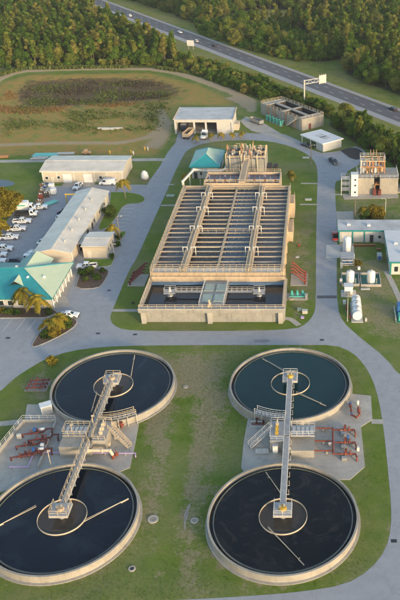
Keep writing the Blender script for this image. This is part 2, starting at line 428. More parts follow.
CLEARING = GP([(212,22),(232,13),(262,9),(300,10),(322,13),(322,20),(290,25),(240,27)])
HEDGE = GP([(196,74),(225,86),(250,95.5),(262,99),(282,98),(308,108.5),(330,118),(332,113),(300,99.5),(265,86),(230,73),(205,64),(190,65)])
GROVE = GP([(329,125),(345,136),(362,146),(372,152),(392,163),(400,180),(425,200),(450,190),(440,170),(400,148),(375,137),(352,127),(334,118)])
POND = GP([(16,92),(32,80),(80,77.5),(150,78),(172,84),(178,93),(166,99),(120,101),(70,105),(20,106)])
TRACK = GP([(-60,104),(-20,90),(0,79),(12,74),(25,71.5),(60,70),(110,69),(150,69.5),(175,73),(200,80.5),(230,91.5),(250,101)])
def smooth_path(pts, it=2):
    for _ in range(it):
        q = [pts[0]]
        for a, b in zip(pts[:-1], pts[1:]): q += [a.lerp(b, .25), a.lerp(b, .75)]
        pts = q+[pts[-1]]
    return pts
outer = smooth_path(GP([(-60,425),(-20,403),(0,392),(12,380),(25,371),(45,359),(70,351),(100,347),(140,345.5),(200,345),(300,345),(335,345),(352,352),(364,364),(373,380),(379,400),(384,430),(388,470),(391,500),(391.5,527),(386,550),(370,570),(345,585),(300,592),(250,596),(200,599),(150,601),(100,602),(0,604),(-80,606)]), 1)
outer += GP([(-80,660),(480,660)])
outer += smooth_path(GP([(480,430),(440,400),(400,376),(385,357),(363,340),(355,333),(343,322),(337.4,308),(336.6,270),(337.5,240),(337,225),(335.5,200),(335,186)]), 1)
outer += GP([(336,181.5),(343,179),(348,171),(362,163),(366,155),(364,150),(356,146),(340,151),(322,153),(306,147.5),(300,141),(285,134.5),(270,131.5)])
outer += GP([(262,133.5),(237,133),(222,134),(210,135),(200,136.2),(194,136),(195,131),(178,131),(176,142),(168,152),(160,166),(150,180),(147,185)])
outer += GP([(138,184.5),(125,185),(45,184),(40,195),(35,203),(20,206),(10,216),(2,228),(-12,243),(-60,300)])
hole = smooth_path(GP([(183,156),(187,150),(201,144),(219,141),(246,140),(268,141),(291,146),(309,155),(316,163),(318,173),(317,196),(316,250),(316,306),(313,316),(306,324),(296,329),(250,331),(150,331),(124,330),(113,325),(109.5,318),(113,309),(129,270),(137,258),(155,217),(166,193),(174,174),(179,164),(183,156)]), 1)
gx = np.arange(-330, 262, 2.0); gy = np.arange(40, 762, 2.0)
X, Y = np.meshgrid(gx, gy)
sm = lambda d, w: np.clip(.5-d/w, 0, 1)
rs = np.random.RandomState(4)
pond = sm(poly_sd(X, Y, POND), 14)
track = sm(line_d(X, Y, TRACK)-2.6, 3)
sand = np.maximum(track, .8*sm(line_d(X, Y, GP([(-60,152),(0,145),(60,143),(120,143),(150,137),(165,122),(160,110)]))-2.2, 5))
sand = np.maximum(sand, .85*sm(poly_sd(X, Y, GP([(244,97),(256,101),(257,112),(248,112),(238,104),(222,97)])), 5))
sand = np.maximum(sand, .7*sm(poly_sd(X, Y, GP([(150,138),(168,118),(175,122),(172,138),(160,150),(140,148)])), 6))
field = sm(poly_sd(X, Y, GP([(-90,112),(-20,94),(5,80),(30,74),(150,72),(200,84),(238,101),(236,106),(182,106),(172,140),(160,157),(0,157),(-80,160)])), 8)
dry = np.maximum(field*.66, .95*sm(line_d(X, Y, GP([(4,100),(14,90),(20,108),(60,107),(110,103),(160,101)]))-3, 10))
dry = np.maximum(dry, .75*sm(line_d(X, Y, GP([(-40,158),(0,150),(60,148),(130,149),(150,150)]))-3, 8))
dry = np.maximum(dry, .9*sm(line_d(X, Y, GP([(-30,108),(0,96),(8,86)]))-3, 8))
hv = (X-HW_A.x)*HN.x+(Y-HW_A.y)*HN.y
dry = np.maximum(dry, .42*sm(np.abs(hv-12)-30, 10))
dry = np.maximum(dry, .55*sm(poly_sd(X, Y, CLEARING), 12))
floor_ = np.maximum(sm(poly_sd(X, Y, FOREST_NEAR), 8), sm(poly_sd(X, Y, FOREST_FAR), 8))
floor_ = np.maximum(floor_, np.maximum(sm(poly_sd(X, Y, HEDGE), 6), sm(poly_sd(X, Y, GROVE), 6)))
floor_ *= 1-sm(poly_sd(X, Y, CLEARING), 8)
# worn turf round the tanks and along trodden strips
TK = {'RB': (-6.4,133.3), 'RF': (-6.4,95.0), 'LB': (-44.6,132.6), 'LF': (-44.7,94.9)}
worn = np.zeros(X.shape)
worn = np.maximum(worn, .75*sm(line_d(X, Y, GP([(185,360),(172,440),(178,520),(190,580)]))-1.6, 4))
worn = np.maximum(worn, .75*sm(line_d(X, Y, GP([(160,440),(155,480),(150,520),(160,575)]))-2.0, 4))
worn = np.maximum(worn, .55*sm(line_d(X, Y, GP([(215,430),(205,480),(200,510)]))-2.2, 4))
worn = np.maximum(worn, .55*sm(poly_sd(X, Y, GP([(20,380),(50,360),(60,372),(45,400),(25,415)])), 5))
worn = np.maximum(worn, .6*sm(poly_sd(X, Y, GP([(345,258),(400,255),(400,300),(345,300)])), 5))
worn = np.maximum(worn, .55*sm(poly_sd(X, Y, GP([(345,300),(410,300),(410,345),(375,340),(345,320)])), 5))
worn = np.maximum(worn, .5*sm(poly_sd(X, Y, GP([(288,240),(314,210),(316,300),(300,325),(288,318)])), 4))
worn = np.maximum(worn, .5*sm(poly_sd(X, Y, GP([(338,196),(400,192),(410,222),(340,222)])), 4))
for k, (cx_, cy_) in TK.items():
    worn = np.maximum(worn, .5*sm(np.hypot(X-cx_, Y-cy_)-14.6, 2.2))
worn = np.maximum(worn, .74*sm(poly_sd(X, Y, GP([(148,400),(172,398),(168,470),(165,560),(142,592),(146,500)])), 5))
worn = np.maximum(worn, .74*sm(poly_sd(X, Y, GP([(188,362),(226,366),(228,420),(206,480),(204,592),(186,592),(188,470)])), 5))
worn = np.maximum(worn, .74*sm(poly_sd(X, Y, GP([(150,352),(226,352),(232,400),(212,460),(204,545),(150,560),(146,470),(140,420),(170,390)])), 6))
worn *= 1-.9*sm(line_d(X, Y, GP([(186,400),(180,440),(174,500),(160,560),(120,590)]))-1.5, 3)
for p_ in (outer, hole): worn = np.maximum(worn, .55*sm(line_d(X, Y, [*p_, p_[0]])-.7, 2.0))
worn = np.clip(worn, 0, 1)
Z = -1.0*pond + .5*track*(Y > 300) + rs.normal(0, .03, X.shape)*((Y > 330)*1.0)
Z = np.where(floor_ > .3, Z+rs.normal(0, .15, X.shape), Z)
Z = np.where(hv > 90, Z, np.minimum(Z, .5)); Z = np.where(np.abs(hv-9) < 16, 0, Z)
ny_, nx_ = X.shape
verts = np.stack([X, Y, Z], -1).reshape(-1, 3)
idx = np.arange(nx_*ny_).reshape(ny_, nx_)
quads = np.stack([idx[:-1,:-1], idx[:-1,1:], idx[1:,1:], idx[1:,:-1]], -1).reshape(-1, 4)
me = bpy.data.meshes.new('ground'); me.from_pydata(verts.tolist(), [], quads.tolist())
for nm_, chans in (('zone', (dry, pond, sand)), ('zone_b', (worn, floor_, worn*0))):
    at_ = me.color_attributes.new(nm_, 'FLOAT_COLOR', 'POINT')
    at_.data.foreach_set('color', np.stack([c_.reshape(-1) for c_ in chans]+[np.ones(nx_*ny_)], -1).reshape(-1).astype(np.float32))
me.materials.append(M['ground']); me.polygons.foreach_set('use_smooth', [True]*len(me.polygons))
g_ = bpy.data.objects.new('ground', me); COL.objects.link(g_); tag(g_, kind='structure')
# the land beyond, out to the horizon
m = MB(); B_ = 4000
m.sheet([[(-B_,-B_),(B_,-B_),(B_,B_),(-B_,B_)], [(gx[0],gy[0]),(gx[0],gy[-1]),(gx[-1],gy[-1]),(gx[-1],gy[0])]], -.02)
tag(m.build('terrain', 'lawn'), kind='structure')

# ------------------------------------------------------------------ plant roads and parking
m = MB(); m.sheet([outer, hole], .012); road = m.build('plant_road', 'asphalt'); tag(road, kind='structure')
def mark(a, b, w=.16, z=.024, parent=None, name='parking_line', mat='mark_white'):
    o = MB().ribbon([a, b], w, z).build(name, mat, parent or road); return o
for i in range(8):                                   # stalls beside the long workshop
    y_ = 241.5-i*4.0 if False else 232.5-i*2.75
    xl = -66.3+i*.1; mark((xl, y_), (xl+5.4, y_-.6))
for px in (-22, -9, 4, 16.5, 28):                    # stalls in front of the teal-roofed office
    a, b = G(px+9, 318.5), G(px-1, 331); mark(a, b, .14)
mark(G(-30,318.3), G(45,319), .14)
o = MB().sheet([GP([(317,295.5),(336.8,295.5),(336.8,298.5),(317,298.5)])], .022).build('road_patch', 'highway_asphalt', road)
o = MB().prism(GP([(326,245),(340,245),(340.5,258),(326,258)]), .012, .09).build('concrete_slab', 'white_slab'); tag(o, kind='structure')
o = MB().prism(GP([(336,211.5),(353,211.5),(354,220),(337,220)]), .012, .06).build('parking_pad', 'concrete_pad'); tag(o, kind='structure')
o = MB().sheet([smooth_path(GP([(340,150.5),(352,147),(362,150),(364,156),(358,160.5),(350,158)]))], .026).build('gravel_patch', 'dark_gravel'); tag(o, kind='structure')
for pts, w in ((GP([(112,310.5),(141,310.5)]), 1.3), (GP([(284.5,318.5),(291,319),(299,325.5)]), 1.5), (GP([(161,205.5),(180,205.2)]), 1.2), (GP([(300,204.5),(317.3,204.5)]), 1.0),
               (GP([(301,183.5),(318,183.5)]), 1.0), (GP([(-10,425),(24,421.5)]), 1.6), (GP([(371.5,421.5),(384,421.8)]), 1.5), (GP([(334.5,194.5),(346,194.5)]), 1.2), (GP([(165,184.5),(174,184.5)]), 1.0),
               (GP([(386,271),(392,282),(402,304)]), 1.5), (GP([(-60,163),(0,161.3),(60,160.6),(120,160.2),(157,159.5),(166,160)]), 3.0)):
    o = MB().ribbon(smooth_path(pts, 1), w, .03).build('footpath', 'concrete_pad'); tag(o, kind='structure')
# paving round the office and the filter building
o = MB().sheet([GP([(52,304),(70,266),(75,262),(80,262),(84,268),(78,270),(66,296),(70,306),(56,309)])], .03).build('pavement', 'concrete_pad'); tag(o, kind='structure')
o = MB().sheet([GP([(240,121),(246,116.5),(262,122),(285,136),(300,142.5),(292,143),(270,135.5),(252,131),(246,127)])], .03).build('pavement', 'concrete_pad'); tag(o, kind='structure')
o = MB().sheet([GP([(179,131.2),(195,131.2),(193,118),(181,118)])], .02).build('pavement', 'asphalt'); tag(o, kind='structure')
for px0 in (67.5, 88):
    o = MB().sheet([GP([(px0-4,182.2),(px0+7,182.4),(px0+6,187.5),(px0-5,187.3)])], .03).build('pavement', 'kerb_concrete'); tag(o, kind='structure')

def island(pts, mat, name, it=2, h=.13):
    p = GP(pts); p = smooth_path(p+[p[0]], it)[:-1] if it else p
    o = MB().prism(p, 0.0, h).build(name, mat); tag(o, kind='structure')
    k = MB(); n = len(p); c = sum(p, Vector())/n
    for i in range(n):
        a, b = p[i], p[(i+1) % n]; d = (b-a)
        if d.length < .02: continue
        d = d.normalized(); nn = Vector((d.y, -d.x, 0))
        if nn.dot(a-c) < 0: nn = -nn
        k.add([a+nn*.005+Vector((0,0,0.002)), b+nn*.005+Vector((0,0,0.002)), b+nn*.2+Vector((0,0,0.002)), a+nn*.2+Vector((0,0,0.002)),
               a+nn*.005+Vector((0,0,h+.02)), b+nn*.005+Vector((0,0,h+.02)), b+nn*.2+Vector((0,0,h+.02)), a+nn*.2+Vector((0,0,h+.02))],
              [(0,3,2,1),(4,5,6,7),(0,1,5,4),(1,2,6,5),(2,3,7,6),(3,0,4,7)])
    k.build('kerb', 'kerb_concrete', o); return o
island([(111,192.5),(128,192.5),(141,195),(145.5,199.5),(141,203.5),(124,204),(117,216),(108,228),(97,231),(103,218),(110,205)], 'lawn', 'lawn_island')
island([(84,259.5),(108,259.5),(114,257),(113,262),(110,266.5),(96,267),(86,266)], 'lawn', 'lawn_island', 1)
island([(84,270),(106,269),(109,272),(104,282),(98,288.5),(76,289),(78,280)], 'mulch', 'planting_bed', 1)
island([(56,319.5),(68,317),(78,321),(72,329),(52,340),(34,347.5),(32,345),(42,330)], 'mulch', 'planting_bed', 1)
island([(-20,309),(0,308),(52,309),(57,313),(46,317.5),(0,318),(-20,318)], 'mulch', 'planting_bed', 0)
island([(116,238),(121,232),(126,231.5),(124,236),(118,242)], 'lawn', 'lawn_island', 1)
island([(40,184),(45,184),(62,184),(62,186),(42,187)], 'lawn', 'lawn_island', 0)
# verge beside B1 right end and the small pond at the far left
o = MB().sheet([smooth_path(GP([(-30,178),(0,179.5),(12,181),(16,184),(8,187),(-30,188)]), 2)], .04).build('pond_water', 'water_pond'); tag(o, kind='structure')

# ------------------------------------------------------------------ highway
def hwp(s_, n_, z=0.0): p = HW_A+HD*s_+HN*n_; return Vector((p.x, p.y, z))
hw = MB().add([hwp(-900,0,.02), hwp(560,0,.02), hwp(560,17.2,.02), hwp(-900,17.2,.02)], [(0,1,2,3)]).build('highway', 'shoulder'); tag(hw, kind='structure')
MB().add([hwp(-900,3.6,.035), hwp(560,3.6,.035), hwp(560,14.8,.035), hwp(-900,14.8,.035)], [(0,1,2,3)]).build('carriageway', 'highway_asphalt', hw)
MB().add([hwp(-900,3.75,.05), hwp(560,3.75,.05), hwp(560,3.97,.05), hwp(-900,3.97,.05)], [(0,1,2,3)]).build('edge_line', 'mark_white', hw)
MB().add([hwp(-900,14.45,.05), hwp(560,14.45,.05), hwp(560,14.67,.05), hwp(-900,14.67,.05)], [(0,1,2,3)]).build('edge_line', 'mark_yellow', hw)
dash = MB().add([(0,-.11,0),(3.4,-.11,0),(3.4,.11,0),(0,.11,0)], [(0,1,2,3)]).mesh('lane_dash'); dash.materials.append(M['mark_white'])
rzh = math.atan2(HD.y, HD.x)
for n_ in (7.4, 11.1):
    for i in range(-2, 40):
        if i*12.2-20 > 440: break
        inst('lane_dash', dash, hw, hwp(i*12.2-20+(3 if n_ > 9 else 0), n_, .05), rzh)
# a second road deep in the far wood
o = MB().ribbon(smooth_path(GP([(330,-3),(352,2.5),(370,6),(385,8),(410,10)])), 9, .25).build('woodland_road', 'shoulder'); tag(o, kind='structure')

# ------------------------------------------------------------------ clarifiers
ZR, ZW, RO = 1.66, 1.12, 13.1
for pts in ([(250,408),(244,440),(241,468),(250,480),(350,480),(365,467),(363,445),(361,427),(372.5,420),(371,396),(352,394),(335,400)],):
    o = MB().prism(GP(pts), 0, .1).build('concrete_apron', 'concrete_pad'); tag(o, kind='structure')
o = MB().prism(GP([(27,404.5),(46,405),(70,412),(135,408),(141,412),(136,440),(130,468),(110,476),(40,478),(-20,500),(-20,470),(24,424)]), 0, .1).build('concrete_apron', 'concrete_pad'); tag(o, kind='structure')

def clarifier(key, label, water, well_water, arms):
    cx, cy = TK[key]
    T = thing('clarifier_tank', label, 'tank', (cx, cy, 0), 0, 'round clarifier tanks')
    MB().lathe([(12.76,0),(13.05,0),(13.05,1.52),(13.09,1.54),(13.09,1.66),(12.74,1.66),(12.74,1.54),(12.76,1.52)], 128).build('wall', 'tank_concrete', T)
    MB().lathe([(13.05,0.0),(13.5,0.0),(13.5,.13),(13.05,.18)], 128).build('footing', 'concrete', T)
    MB().lathe([(12.0,.5),(12.75,.5),(12.75,.7),(12.12,.7),(12.12,1.22),(12.0,1.22)], 128).build('launder', 'grey_wall', T)
    MB().lathe([(12.12,.8),(12.75,.8),(12.75,.81),(12.12,.81)], 128).build('launder_water', 'water_black', T)
    MB().lathe([(11.94,.9),(11.99,.9),(11.99,1.3),(11.94,1.3)], 128).build('weir_plate', 'weir_dark', T)
    MB().disc(11.96, ZW, 128).build('water', water, T)
    MB().lathe([(4.12,.8),(4.2,.8),(4.2,1.4),(4.12,1.4)], 64).build('feedwell', 'pvc_cream', T)
    MB().disc(4.12, ZW+.012, 64).build('feedwell_water', well_water, T)
    MB().cyl((0,0,.2), (0,0,2.9), .55, n=16).build('centre_column', 'steel', T)
    for (p, q) in arms:
        a = G(p[0], p[1], 1.5)-Vector((cx, cy, 0)); b = G(q[0], q[1], 1.5)-Vector((cx, cy, 0))
        if b.length > 11.5: b = b*(11.5/b.length)
        if b.xy.length > 11.4: b.xy = b.xy*(11.4/b.xy.length)
        a.z = b.z = 1.36; m = MB()
        m.cyl(a, b, .055, n=6); d = (b-a); L = d.length; d.normalize(); nn = Vector((-d.y, d.x, 0))
        m.cyl(a+Vector((0,0,.35)), b, .03, n=5)
        e = b-d*1.5
        m.obox(((e+b)/2-Vector((0,0,.12))), (1.5, .1, .25), math.atan2(d.y, d.x))
        m.cyl(e, e+nn*.35, .035, n=5)
        m.build('skimmer_arm', 'pvc_cream', T)
    return T
clarifier('RB', 'round settling tank with dark teal water, right of the pair nearer the basin', 'water_teal', 'water_teal', [((283,370),(257,353)), ((296,392),(326,405))])
clarifier('RF', 'round settling tank at front right, black water with faint foam swirls', 'water_black', 'water_brown', [((284,498),(263,464)), ((268,527),(304,564))])
clarifier('LB', 'round settling tank with navy water, left of the pair nearer the basin', 'water_navy', 'water_brown', [((131,376),(137,351)), ((97,392),(91,411))])
clarifier('LF', 'round settling tank at front left, cut off by the left picture edge', 'water_navy', 'water_brown', [((36,506),(-6,527)), ((84,521),(131,497))])

def bridge(key, sgn, label, mat_deck, mat_rail, length):
    """walkway from the tank centre out over the rim; sgn -1 runs toward the camera"""
    cx, cy = TK[key]; z = 3.0
    T = thing('walkway_bridge', label, 'bridge', (cx, cy, 0), 0, 'walkway bridges over the tanks')
    y1 = sgn*length; ya = sgn*1.5
    lo, hi = min(ya, y1), max(ya, y1)
    MB().box(-.46, .46, lo, hi, z-.1, z).build('deck', mat_deck, T)
    for s in (-1, 1):
        m = MB(); m.box(s*.5-.04, s*.5+.04, lo, hi, z-.5, z-.06)
        m.build('girder', 'galvanised', T)
        MB().railing([(s*.52, ya, z), (s*.52, y1, z)], 1.05, 1.5, .045).build('railing', mat_rail, T)
    MB().box(-1.55, 1.55, -1.5, 1.5, z-.14, z+.01).build('platform', 'deck', T)
    MB().railing([(-1.5,ya*-.97,z),(1.5,ya*-.97,z)], 1.05, 1.5, .05).railing([(-1.5,-1.45,z),(-1.5,1.45,z)], 1.05, 1.5, .05).railing([(1.5,-1.45,z),(1.5,1.45,z)], 1.05, 1.5, .05).build('platform_railing', mat_rail, T)
    MB().box(-1.62, 1.62, -1.56, -1.5, z-.5, z).box(-1.62, 1.62, 1.5, 1.56, z-.5, z).box(-1.62, -1.55, -1.5, 1.5, z-.5, z).box(1.55, 1.62, -1.5, 1.5, z-.5, z).build('platform_skirt', 'galvanised', T)
    d = MB().cyl((0,0,z), (0,0,z+.55), .7, .6, 14).build('drive_unit', 'yellow_paint' if key in ('RB','RF') else 'tan_concrete', T)
    MB().cyl((.2,.1,z+.55), (.2,.1,z+1.15), .22, n=10).box(-.7,-.3,-.2,.3,z+.4,z+.95).build('motor', 'steel', d)
    k = int(length//2.3)
    for i in range(1, k):
        MB().cyl((.54, sgn*(1.5+i*2.2), z-.3), (.9, sgn*(1.5+i*2.2), z-.3), .045, n=5).cyl((.9, sgn*(1.5+i*2.2), z-.35), (.9, sgn*(1.5+i*2.2), z+.9), .045, n=5).build('bracket', 'galvanised', T)
    return T
bridge('RB', -1, 'grey walkway bridge over the teal tank, with yellow drive at its platform', 'deck', 'rail_white', 19.0)
bridge('RF', 1, 'grey walkway bridge over the front right black tank', 'deck', 'rail_white', 19.0)
bridge('LB', -1, 'tan walkway bridge over the navy tank nearer the basin', 'concrete', 'rail_tan', 19.0)
bridge('LF', 1, 'tan walkway bridge reaching over the tank at the left edge', 'concrete', 'rail_tan', 17.2)

# ------------------------------------------------------------------ flow control platforms between the tanks
def stairs(T, top, bot, w, mat, rail):
    top, bot = Vector(top), Vector(bot); d = bot-top; hd = Vector((d.x, d.y, 0)); n = max(4, int(abs(d.z)/.24)); side = Vector((-hd.y, hd.x, 0)).normalized()
    m = MB(); rz = math.atan2(hd.y, hd.x)
    for i in range(n):
        p = top.lerp(bot, (i+.5)/n); m.obox(p, (hd.length/n*.92, w, .06), rz)
    st = m.build('stair', mat, T)
    r = MB()
    for s in (-1, 1):
        a, b = top+side*s*w/2, bot+side*s*w/2
        r.add([a+Vector((0,0,-.2)), b+Vector((0,0,-.05)), b+Vector((0,0,.15)), a+Vector((0,0,.08)), a+side*.06+Vector((0,0,-.2)), b+side*.06+Vector((0,0,-.05)), b+side*.06+Vector((0,0,.15)), a+side*.06+Vector((0,0,.08))],
              [(0,1,2,3),(7,6,5,4),(0,4,5,1),(1,5,6,2),(2,6,7,3),(3,7,4,0)])
        r.cyl(a+Vector((0,0,1.0)), b+Vector((0,0,1.0)), .05, n=5); r.cyl(a+Vector((0,0,.55)), b+Vector((0,0,.55)), .035, n=5)
        for i in range(4): p = a.lerp(b, i/3); r.cyl(p, p+Vector((0,0,1.0)), .045, n=5)
    r.build('stair_railing', rail, T); return st
def arc_walk(T, key, a0, a1, mat, rail):
    cx, cy = TK[key]; o = Vector((cx, cy, 0))-Vector(T.location); z = 2.75
    pts_o = []; pts_i = []
    for i in range(9):
        a = R(a0+(a1-a0)*i/8); pts_o.append(Vector((o.x+13.7*math.cos(a), o.y+13.7*math.sin(a), z))); pts_i.append(Vector((o.x+12.6*math.cos(a), o.y+12.6*math.sin(a), z)))
    m = MB()
    for i in range(8):
        m.add([pts_i[i], pts_i[i+1], pts_o[i+1], pts_o[i]]+[p-Vector((0,0,.14)) for p in (pts_i[i], pts_i[i+1], pts_o[i+1], pts_o[i])], [(0,1,2,3),(7,6,5,4),(0,4,5,1),(2,6,7,3),(1,5,6,2),(3,7,4,0)])
    m.build('rim_walkway', mat, T)
    MB().railing(pts_o, 1.05, 1.3, .05).build('walkway_railing', rail, T); MB().railing(pts_i, 1.05, 1.3, .05).build('walkway_railing', rail, T)
    s = MB()
    for i in range(0, 9, 2): s.cyl(pts_o[i]*1-Vector((0,0,2.7)), pts_o[i]-Vector((0,0,.1)), .08, n=6)
    s.build('support_posts', 'galvanised', T)

def control_platform(cx, mir, label, rail, wall, deckm):
    cy = 114.3; T = thing('control_platform', label, 'platform', (cx, cy, 0), 0, 'control platforms between the tank pairs')
    s = mir   # +1: stairs to the left
    f = lambda x0, x1: (min(-s*x0, -s*x1), max(-s*x0, -s*x1))
    z = 3.0
    a = f(.75, 3.2); MB().box(a[0], a[1], -1.6, 4.0, .1, z-.25).build('gate_chamber', wall, T)
    MB().box(a[0]-.1, a[1]+.1, -1.7, 4.1, z-.25, z+.02).build('deck', deckm, T)
    MB().box(-.75, .75, -2.9, 4.2, .1, z-.55).build('pier', wall, T)
    b = f(-.75, -5.4); MB().box(b[0], b[1], -.2, 2.9, z-.3, z+.02).build('deck', deckm, T)
    MB().box(b[0]+.1, b[1]-.1, -3.2, 2.7, .1, z-1.2 if s > 0 else z-.3).build('splitter_box', wall, T)
    x0, x1 = a[0]-.05, a[1]+.05
    MB().railing([(x0,-1.6,z),(x0,4.0,z),(x1,4.0,z)], 1.05, 1.3, .05).railing([(x0,-1.6,z),(x1,-1.6,z)], 1.05, 1.3, .05).build('railing', rail, T)
    MB().railing([(b[0],-.15,z),(b[1],-.15,z)], 1.05, 1.3, .05).railing([(b[0],2.85,z),(b[1],2.85,z)], 1.05, 1.3, .05).railing([(b[0] if s < 0 else b[1],-.15,z),(b[0] if s < 0 else b[1],2.85,z)], 1.05, 1.3, .05).build('railing', rail, T)
    gx0 = -s*2.0
    for i, yy in enumerate((.2, 1.5, 2.8)):
        MB().box(gx0-.3, gx0+.3, yy-.25, yy+.25, z, z+.8).cyl((gx0,yy,z+.8),(gx0,yy,z+1.5),.09,n=8).build('gate_actuator', 'yellow_paint' if s > 0 and i < 2 else 'pvc_cream', T)
    m = MB()
    for i in range(5):
        x_ = b[0]+.6+i*(b[1]-b[0]-1.2)/4; m.box(x_-.3, x_+.3, .4, 2.3, z+.02, z+.12)
    m.build('hatch', 'galvanised', T)
    stairs(T, (-s*3.3, 2.2, z), (-s*7.4, -.3 if s > 0 else -.4, .15), 1.1, 'deck' if s > 0 else 'pvc_cream', rail)
    key = 'RB' if s > 0 else 'LB'
    arc_walk(T, key, 268 if s > 0 else 272, 240 if s > 0 else 303, deckm, rail)
    return T
control_platform(-6.4, 1, 'grey control platform with stair between the two right hand tanks', 'rail_white', 'concrete', 'deck')
control_platform(-44.6, -1, 'tan control platform with stair between the two left hand tanks', 'rail_tan', 'tank_concrete', 'concrete')

# ------------------------------------------------------------------ process pipework
def valve_run(T, pts, r, mat, valves=(), flanges=()):
    MB().tube(pts, r, 10).build('pipe', mat, T)
    for v in valves:
        v = Vector(v)
        vb = MB().ball(v, r*1.9, 10, 6, (1,1,1.05)).cyl(v, v+Vector((0,0,r*4.2)), r*.45, n=8).build('valve', mat, T)
        MB().lathe([(r*1.7, v.z+r*4.1), (r*2.0, v.z+r*4.1), (r*2.0, v.z+r*4.5), (r*1.7, v.z+r*4.5)], 12, (v.x, v.y)).cyl(v+Vector((-r*1.8,0,r*4.3)), v+Vector((r*1.8,0,r*4.3)), r*.2, n=5).build('handwheel', mat, vb)
    for (p, d) in flanges:
        p = Vector(p); d = Vector(d).normalized(); MB().cyl(p-d*.09, p+d*.09, r*1.55, n=12).build('flange', mat, T)
def supports(T, spots, h, mat='concrete'):
    for s in spots: MB().box(s[0]-.2, s[0]+.2, s[1]-.25, s[1]+.25, .08, h).build('pipe_support', mat, T)

base = G(333, 440); T = thing('pipe_manifold', 'rust red pipe manifold with three valve branches on the right concrete apron', 'pipes', (base.x, base.y, .1))
loc = lambda px, py, z=0.75: G(px, py, .85)-Vector((base.x, base.y, .1))-Vector((0,0,.85))+Vector((0,0,z))
hx = loc(333, 440).x
rows = [(428.2, 313.5), (441, 313.5), (450.6, 296)]
ys = [loc(333, r_[0]).y for r_ in rows]
for k, ((py, px0), y_) in enumerate(zip(rows, ys)):
    x0 = loc(px0, py).x
    valve_run(T, [(x0, y_, .1 if k < 2 else .75), (x0, y_, .75), (hx, y_, .75)], .15, 'rust_pipe', (), [((x0+1.2, y_, .75), (1,0,0)), ((hx-.8, y_, .75), (1,0,0)), (((x0+hx)/2, y_, .75), (1,0,0))])
    supports(T, [(x0+2.0, y_), (hx-1.2, y_)], .6)
MB().tube([(hx, ys[0]+.2, .75), (hx, ys[2]-1.0, .75)], .19, 10).build('header_pipe', 'rust_pipe', T)
for k, y_ in enumerate((ys[0]-.5, ys[1]-.4, ys[2]-.9)):
    valve_run(T, [(hx, y_, .75), (hx+4.3, y_, .75), (hx+4.5, y_-1.0, .75), (hx+4.5, y_-1.3, .0)], .16, 'rust_pipe', [(hx+2.3, y_, .75), (hx+3.2, y_, .75)], [((hx+1.1, y_, .75), (1,0,0)), ((hx+1.5, y_, .75), (1,0,0)), ((hx+4.0, y_, .75), (1,0,0))])
    MB().box(hx+1.6, hx+2.6, y_-1.2, y_-.55, .02, .7).build('pump_casing', 'steel', T)
    MB().cyl((hx+2.5, y_+.7, .0), (hx+2.5, y_+.7, 1.4), .22, n=10).cyl((hx+2.5,y_+.7,.6), (hx+2.5,y_,.75), .12, n=8).build('riser', 'rust_pipe', T)
    supports(T, [(hx+3.8, y_)], .6)
base = G(353, 414); T = thing('valve_pipe', 'rust pipe with blue flanged ends and elbow on the apron corner', 'pipes', (base.x, base.y, .1))
valve_run(T, [(-.5, 2.6, .0), (-.5, 2.6, .8), (-.3, -1.4, .8), (.6, -2.2, .8), (1.3, -1.2, .8), (1.1, 1.0, .8), (1.1, 1.0, .1)], .2, 'rust_pipe', [(1.2, -.3, .8)], [((-.5, 1.5, .8), (0,1,0))])
for p in ((-.5, 2.2, .8), (-.32, -1.2, .8)): MB().cyl(Vector(p)-Vector((0,.15,0)), Vector(p)+Vector((0,.15,0)), .34, n=12).build('flange', 'blue_paint', T)
base = G(257.5, 424.5); T = thing('sump_pump_set', 'small steel and rust pump set on a pad left of the bridge', 'pump', (base.x, base.y, .1))
MB().box(-1.5, 1.5, -1.0, 1.0, 0, .12).build('plinth', 'white_slab', T)
for x_ in (-.7, .5):
    MB().cyl((x_-.6, .2, .55), (x_+.4, .2, .55), .3, n=12).build('motor', 'steel', T); MB().cyl((x_+.4, .2, .5), (x_+.75, .2, .5), .36, n=12).build('pump_casing', 'dark_rust', T)
MB().tube([(-1.2,-.6,.5),(1.3,-.6,.5),(1.3,.8,.5),(1.3,.8,.1)], .13).tube([(-.3,.8,.1),(-.3,.8,.9),(.9,.8,.9)], .11).build('pipe', 'dark_rust', T)
base = G(294,412.6); T = thing('wall_valve', 'round grey valve box at the foot of the teal tank', 'valve', (G(324,412.6).x, G(324,413.4).y, .1))
MB().cyl((0,0,0), (0,0,1.0), .6, n=14).build('casing', 'grey_wall', T); MB().tube([(0,0,.7),(1.0,.2,.7),(1.0,.9,.7)], .2).build('pipe', 'galvanised', T)
